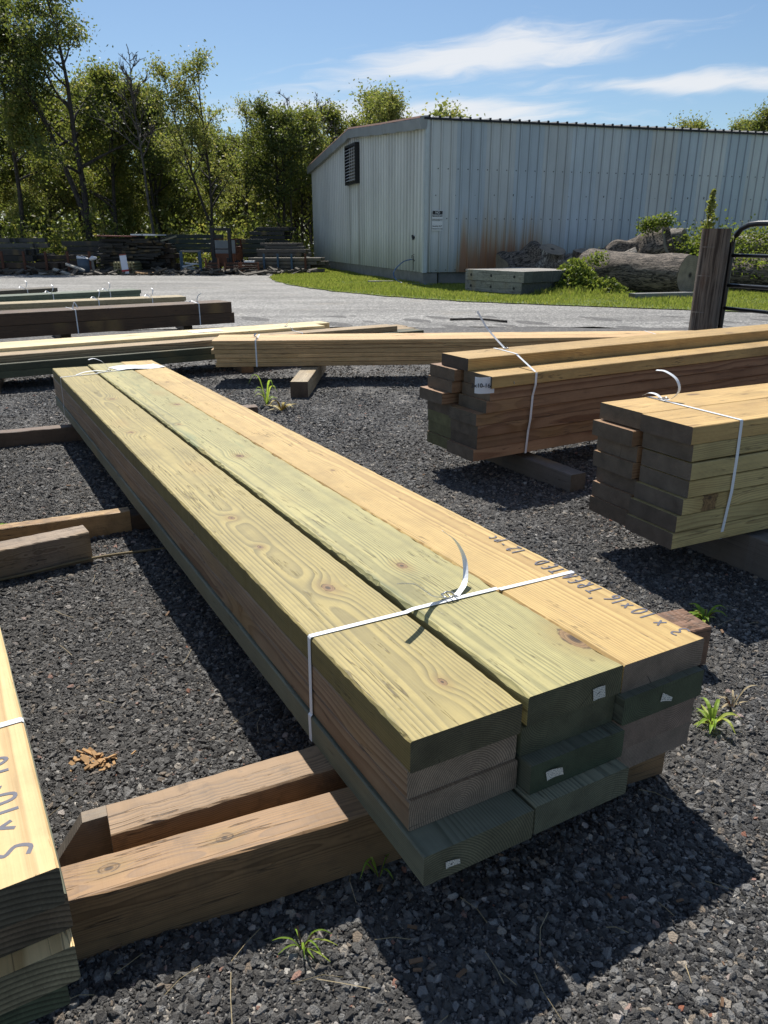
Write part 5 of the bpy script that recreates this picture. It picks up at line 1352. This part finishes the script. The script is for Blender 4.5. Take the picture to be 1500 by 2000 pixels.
# white pickup just entering at the left edge
t = thing('parked_pickup', 'white pickup truck just entering the frame at the left edge', 'pickup', (-13.55, 24.3, -.165), R(0))
VB = MB(); prof = [(-4.6, .45), (-4.6, 1.0), (-3.0, 1.02), (-2.9, 1.68), (-1.5, 1.70), (-.95, 1.08), (.05, .98), (.18, .75), (.18, .42)]
VB.add([(x, y, z) for y in (-.9, .9) for x, z in prof], [tuple(range(9)), tuple(range(9, 18))[::-1]] + [(k, (k + 1) % 9, 9 + (k + 1) % 9, 9 + k) for k in range(9)])
body = link('body', VB.mesh('body', M_vehicle), t); bv = body.modifiers.new('bevel', 'BEVEL'); bv.width = .06; bv.segments = 3
for y in (-.91, .91):
    link('window', MB().add([(-2.8, y, 1.1), (-1.05, y, 1.1), (-1.55, y, 1.6), (-2.8, y, 1.58)], [(0, 1, 2, 3)]).mesh('window', M_glass), t)
    for x in (-3.8, -.55):
        wl = link('wheel', MB().tube([(x, y - .1, .38), (x, y + .1, .38)], .38, 24).mesh('wheel', M_rubber), t)
        link('rim', MB().tube([(x, y - .12, .38), (x, y + .12, .38)], .22, 16).mesh('rim', M_wire), wl)
    link('headlight', MB().box(.1, .2, y * .75 - .12, y * .75 + .12, .72, .88).mesh('headlight', M_glass), t)
link('bumper', MB().box(.12, .26, -.9, .9, .40, .58).mesh('bumper', M_dark), t)

# ------------------------------------------------------------------ trees
def tree_meshes(seed, H=11.0, spread=.34, first=.35, leafn=11000, leaf=.20, lm=L_mid, limbs=13, lean=0.0, fork=False, bare=False, up=.9, r0=.16, dens=.8, barkm=M_bark, clus=.34):
    rr = random.Random(seed); mb = MB(); ends = []
    def branch(p, d, L, r, lvl):
        n = 6 if lvl == 0 else 4; pts = [p]; q = p.copy(); dd = d.copy()
        for i in range(n):
            dd = (dd + Vector((rr.uniform(-1, 1), rr.uniform(-1, 1), rr.uniform(-.3, .7) * (up if lvl else .3))) * (.10 if lvl == 0 else .22)).normalized()
            q = q + dd * L / n; pts.append(q.copy())
        rad = [r * (1 - .85 * i / n) + .006 for i in range(n + 1)]
        mb.tube(pts, rad, 7 if lvl == 0 else (5 if lvl == 1 else 3), False)
        return pts
    trunks = [(Vector((0, 0, -.2)), Vector((lean, 0, 1)).normalized(), H, r0)]
    if fork: trunks.append((Vector((0, 0, H * .18)), Vector((-.22 + lean, .1, 1)).normalized(), H * .78, r0 * .8))
    for tp, td, tl, tr in trunks:
        tpts = branch(tp, td, tl, tr, 0)
        for k in range(limbs):
            f = first + (1 - first) * (k + rr.random()) / limbs; f = min(f, .985); idx = f * 6; i = min(5, int(idx)); p = tpts[i].lerp(tpts[i + 1], idx - i)
            a = rr.uniform(0, 6.3); L = H * spread * (1.15 - .85 * (f - first) / (1 - first)) * rr.uniform(.6, 1.15)
            d = Vector((math.cos(a), math.sin(a), rr.uniform(.35, 1.1) * up)).normalized()
            lp = branch(p, d, L, tr * (1 - f) * .55 + .02, 1)
            for j in range(5 if not bare else 7):
                fj = rr.uniform(.3, 1) * 4; ij = min(3, int(fj)); pj = lp[ij].lerp(lp[ij + 1], fj - ij)
                d2 = (d + Vector((rr.uniform(-1, 1), rr.uniform(-1, 1), rr.uniform(-.4, .8)))).normalized(); l2 = L * rr.uniform(.25, .5)
                ep = branch(pj, d2, l2, .022, 2); ends += [ep[2], ep[3], ep[4]]
            ends += [lp[3], lp[4]]
        ends += [tpts[-1]] * 2
    trunk = mb.mesh('trunk', barkm, True)
    if bare: return trunk, None
    r = np.random.default_rng(seed); E = np.array([tuple(e) for e in ends]); E = E[r.random(len(E)) < dens]
    wgt = r.random(len(E)) ** .7; wgt /= wgt.sum()
    c = E[r.choice(len(E), leafn, p=wgt)] + r.normal(size=(leafn, 3)) * clus * np.array([1, 1, .75]) * (.5 + r.random((leafn, 1)))
    return trunk, leaves_mesh('crown', c, leaf, lm, .5)


def crown_top(ms):
    me = ms[1] or ms[0]; a = np.empty(len(me.vertices) * 3); me.vertices.foreach_get('co', a); return float(np.percentile(a[2::3], 99.6 if ms[1] else 100))


def place_tree(ms, label, x, y, s=1.0, rz=0.0, cat='tree', name='tree', group='trees along the back of the yard', sz=None, top=None):
    if top is not None: s = (top + .2) / crown_top(ms)
    t = thing(name, label, cat, (x, y, -.2), rz, group); t.scale = (s, s, sz or s)
    link('trunk', ms[0], t)
    if ms[1]: link('crown', ms[1], t)
    return t


TA = tree_meshes(11, 13.2, .26, .34, 17000, .165, L_dark, 16, .02, True, r0=.19)
TB = tree_meshes(12, 12.0, .22, .40, 15000, .16, L_mid, 13, -.05, r0=.15)
TC = tree_meshes(13, 11.0, .22, .33, 9500, .15, L_light, 15, 0, True, up=1.3, r0=.10, dens=.8, clus=.30)
TD = tree_meshes(14, 9.0, .30, .25, 17000, .155, L_mid, 14, .05, r0=.12)
TE = tree_meshes(15, 8.0, .34, .18, 17000, .15, L_light, 14, 0, r0=.10)
TF = tree_meshes(16, 9.5, .30, .30, 18000, .165, L_dark, 15, .08, True, r0=.14)
TG = tree_meshes(17, 11.6, .20, .55, 0, .2, L_mid, 24, -.02, bare=True, r0=.10, up=1.5, barkm=M_barkpale)
TH = tree_meshes(18, 6.0, .40, .10, 14000, .145, L_light, 14, 0, r0=.07)
TI = tree_meshes(19, 9.0, .20, .55, 0, .2, L_mid, 10, 0, bare=True, r0=.07, up=1.6, barkm=M_barkpale)


def TX(px, y): return (px - 750) / 1455 * (y * .9386 + .05 * y * .345)


def hz(deg_up, y): return CAMZ + y * math.tan(R(deg_up))      # height that stands so many degrees above the horizon


place_tree(TB, 'tall leaning tree at the left edge of the photo', TX(62, 37), 37, rz=2.0, top=hz(13.2, 37))
place_tree(TA, 'tallest dark green forked tree, reaching the top of the photo on the left', TX(185, 36), 36, rz=.4, top=hz(16.0, 36))
place_tree(TA, 'tall dark tree half cut off by the left edge of the photo', TX(-30, 41), 41, rz=3.4, top=hz(13.8, 41))
place_tree(TD, 'yellow-green tree right of the tallest tree, with a long slanting limb', TX(240, 38), 38, rz=1.1, top=hz(11.0, 38))
place_tree(TG, 'dead bare tree with thin grey twigs above the big dark stack', TX(312, 35.5), 35.5, rz=.5, top=hz(12.0, 35.5))
place_tree(TF, 'leafy tree around the dead bare tree', TX(322, 40), 40, rz=2.2, top=hz(9.8, 40))
place_tree(TC, 'thin airy light green tree standing alone against the clouds', TX(425, 36), 36, rz=.9, top=hz(11.3, 36))
place_tree(TC, 'thinner airy tree just right of the light green one', TX(490, 40), 40, rz=3.9, top=hz(8.9, 40))
place_tree(TF, 'dark vine-hung tree left of the shed gable', TX(553, 39), 39, rz=4.1, top=hz(8.7, 39))
place_tree(TD, 'crooked tree close to the left wall of the shed', TX(592, 41), 41, rz=5.0, top=hz(8.2, 41))
place_tree(TE, 'bushy light green tree rising over the shed roof ridge, left one', TX(700, 46), 46, rz=.3, top=hz(9.4, 46))
place_tree(TD, 'green tree between the shed gable and the two bushy light green trees', TX(655, 45), 45, rz=1.3, top=hz(8.6, 45))
place_tree(TC, 'airy tree between the two bushy light green trees behind the shed roof', TX(738, 46), 46, rz=2.0, top=hz(9.0, 46))
place_tree(TE, 'bushy light green tree rising over the shed roof, right one', TX(768, 47), 47, rz=2.3, top=hz(9.5, 47))
place_tree(TI, 'small dead tree with bare twigs left of the shed', TX(575, 42), 42, rz=1.0, top=hz(9.3, 42))
place_tree(TI, 'second small dead tree with bare twigs next to the shed gable', TX(612, 43), 43, rz=2.6, top=hz(9.2, 43))
place_tree(TI, 'pair of dead twigs sticking up between the airy trees and the shed', TX(645, 44), 44, rz=4.6, top=hz(9.0, 44))
place_tree(TE, 'tree top just showing above the middle of the shed roof', TX(1335, 60), 60, rz=1.7, top=hz(7.8, 60))
place_tree(TD, 'dark tree top above the right end of the shed roof', TX(1485, 55), 55, rz=2.7, top=hz(8.6, 55))
place_tree(TE, 'small tree top between the two others above the right end of the shed roof', TX(1440, 62), 62, rz=3.7, top=hz(7.55, 62))
place_tree(TH, 'tiny tree tip behind the near corner of the shed roof', TX(838, 50), 50, rz=4.4, top=hz(8.25, 50))
marks = [(-300, 'far beyond the left edge, outside the picture'), (-60, 'behind the stepped grey pile at the left edge'), (60, 'behind the rusty beam rack on the left'), (140, 'behind the dark beams left of the big dark stack'),
         (200, 'behind the left half of the big dark stack'), (260, 'behind the right half of the big dark stack'), (320, 'behind the heap of brown boards'), (370, 'behind the rack with blue uprights'), (420, 'behind the forklift'),
         (465, 'right of the forklift mast'), (505, 'behind the tall black timber stack'), (560, 'behind the grey strapped bundles beside the shed'), (600, 'hidden behind the left end of the shed roof'), (1000, 'hidden behind the right part of the shed')]
kinds = {id(TA): 'tall dark tree', id(TD): 'mid green rounded tree', id(TE): 'light green bushy tree', id(TF): 'dark dense tree', id(TH): 'low bushy young tree'}
used_l = {}
for i, (px, y, ms, s) in enumerate([(-60, 46, TF, 1.15), (20, 45, TD, 1.0), (70, 47, TE, 1.2), (110, 44, TD, .98), (185, 46, TF, 1.0), (215, 43, TE, 1.0), (270, 45, TE, 1.15), (290, 43, TD, .86), (355, 44, TF, .88), (385, 42, TH, 1.05), (400, 47, TD, .92),
                                    (455, 45, TF, .84), (470, 42, TH, 1.1), (515, 46, TD, .88), (540, 43, TH, 1.15), (575, 46, TF, .86), (610, 45, TE, .98), (635, 47, TD, .90), (655, 48, TE, 1.02), (-110, 43, TA, .9), (-160, 47, TF, 1.2), (-230, 44, TD, 1.3),
                                    (1700, 62, TF, 1.3), (1850, 58, TD, 1.4), (90, 40, TH, 1.0), (330, 41, TH, 1.0), (250, 40, TH, .9)]):
    wh = [m_[1] for m_ in marks if m_[0] <= px][-1]; lb = kinds[id(ms)] + ' ' + wh; used_l[lb] = used_l.get(lb, 0) + 1
    if used_l[lb] > 1: lb = 'second ' + lb
    place_tree(ms, lb, TX(px, y) + random.uniform(-.3, .3), y, rz=random.uniform(0, 6.3), group='trees filling the wood behind the piles', top=hz((3.5 if ms is TH else (random.uniform(6.2, 7.9) if px > 340 else random.uniform(7.8, 10.4))), y))
# undergrowth and the depth of the wood behind
r = np.random.default_rng(3)
n = 30000; x = r.uniform(-36, 0, n); y = r.uniform(34.8, 40, n); env = 1.5 + .8 * np.sin(x * 1.3) * np.sin(x * .47 + 1) + .6 * r.normal(size=n); z = -.2 + np.abs(env) * r.random(n) ** .7
k = ~((x > -3.8) & (y < 38.6)); o = link('undergrowth', leaves_mesh('undergrowth', np.stack([x, y, z], 1)[k], .19, L_mid, .55)); o['kind'] = 'stuff'; o['label'] = 'bushy undergrowth at the foot of the trees'; o['category'] = 'undergrowth'
n = 62000; x = r.uniform(-62, 42, n); y = r.uniform(50, 64, n); top = 6.2 + 1.2 * np.sin(x * .55) + .9 * np.sin(x * 1.7 + 2) + .7 * r.normal(size=n); top = np.where(x > 4, top * .55, top); z = -.2 + np.abs(top) * r.random(n) ** .75
o = link('woodland', leaves_mesh('woodland', np.stack([x, y, z], 1), .46, L_dark, .6)); o['kind'] = 'stuff'; o['label'] = 'dense dark wood behind the first trees'; o['category'] = 'wood'
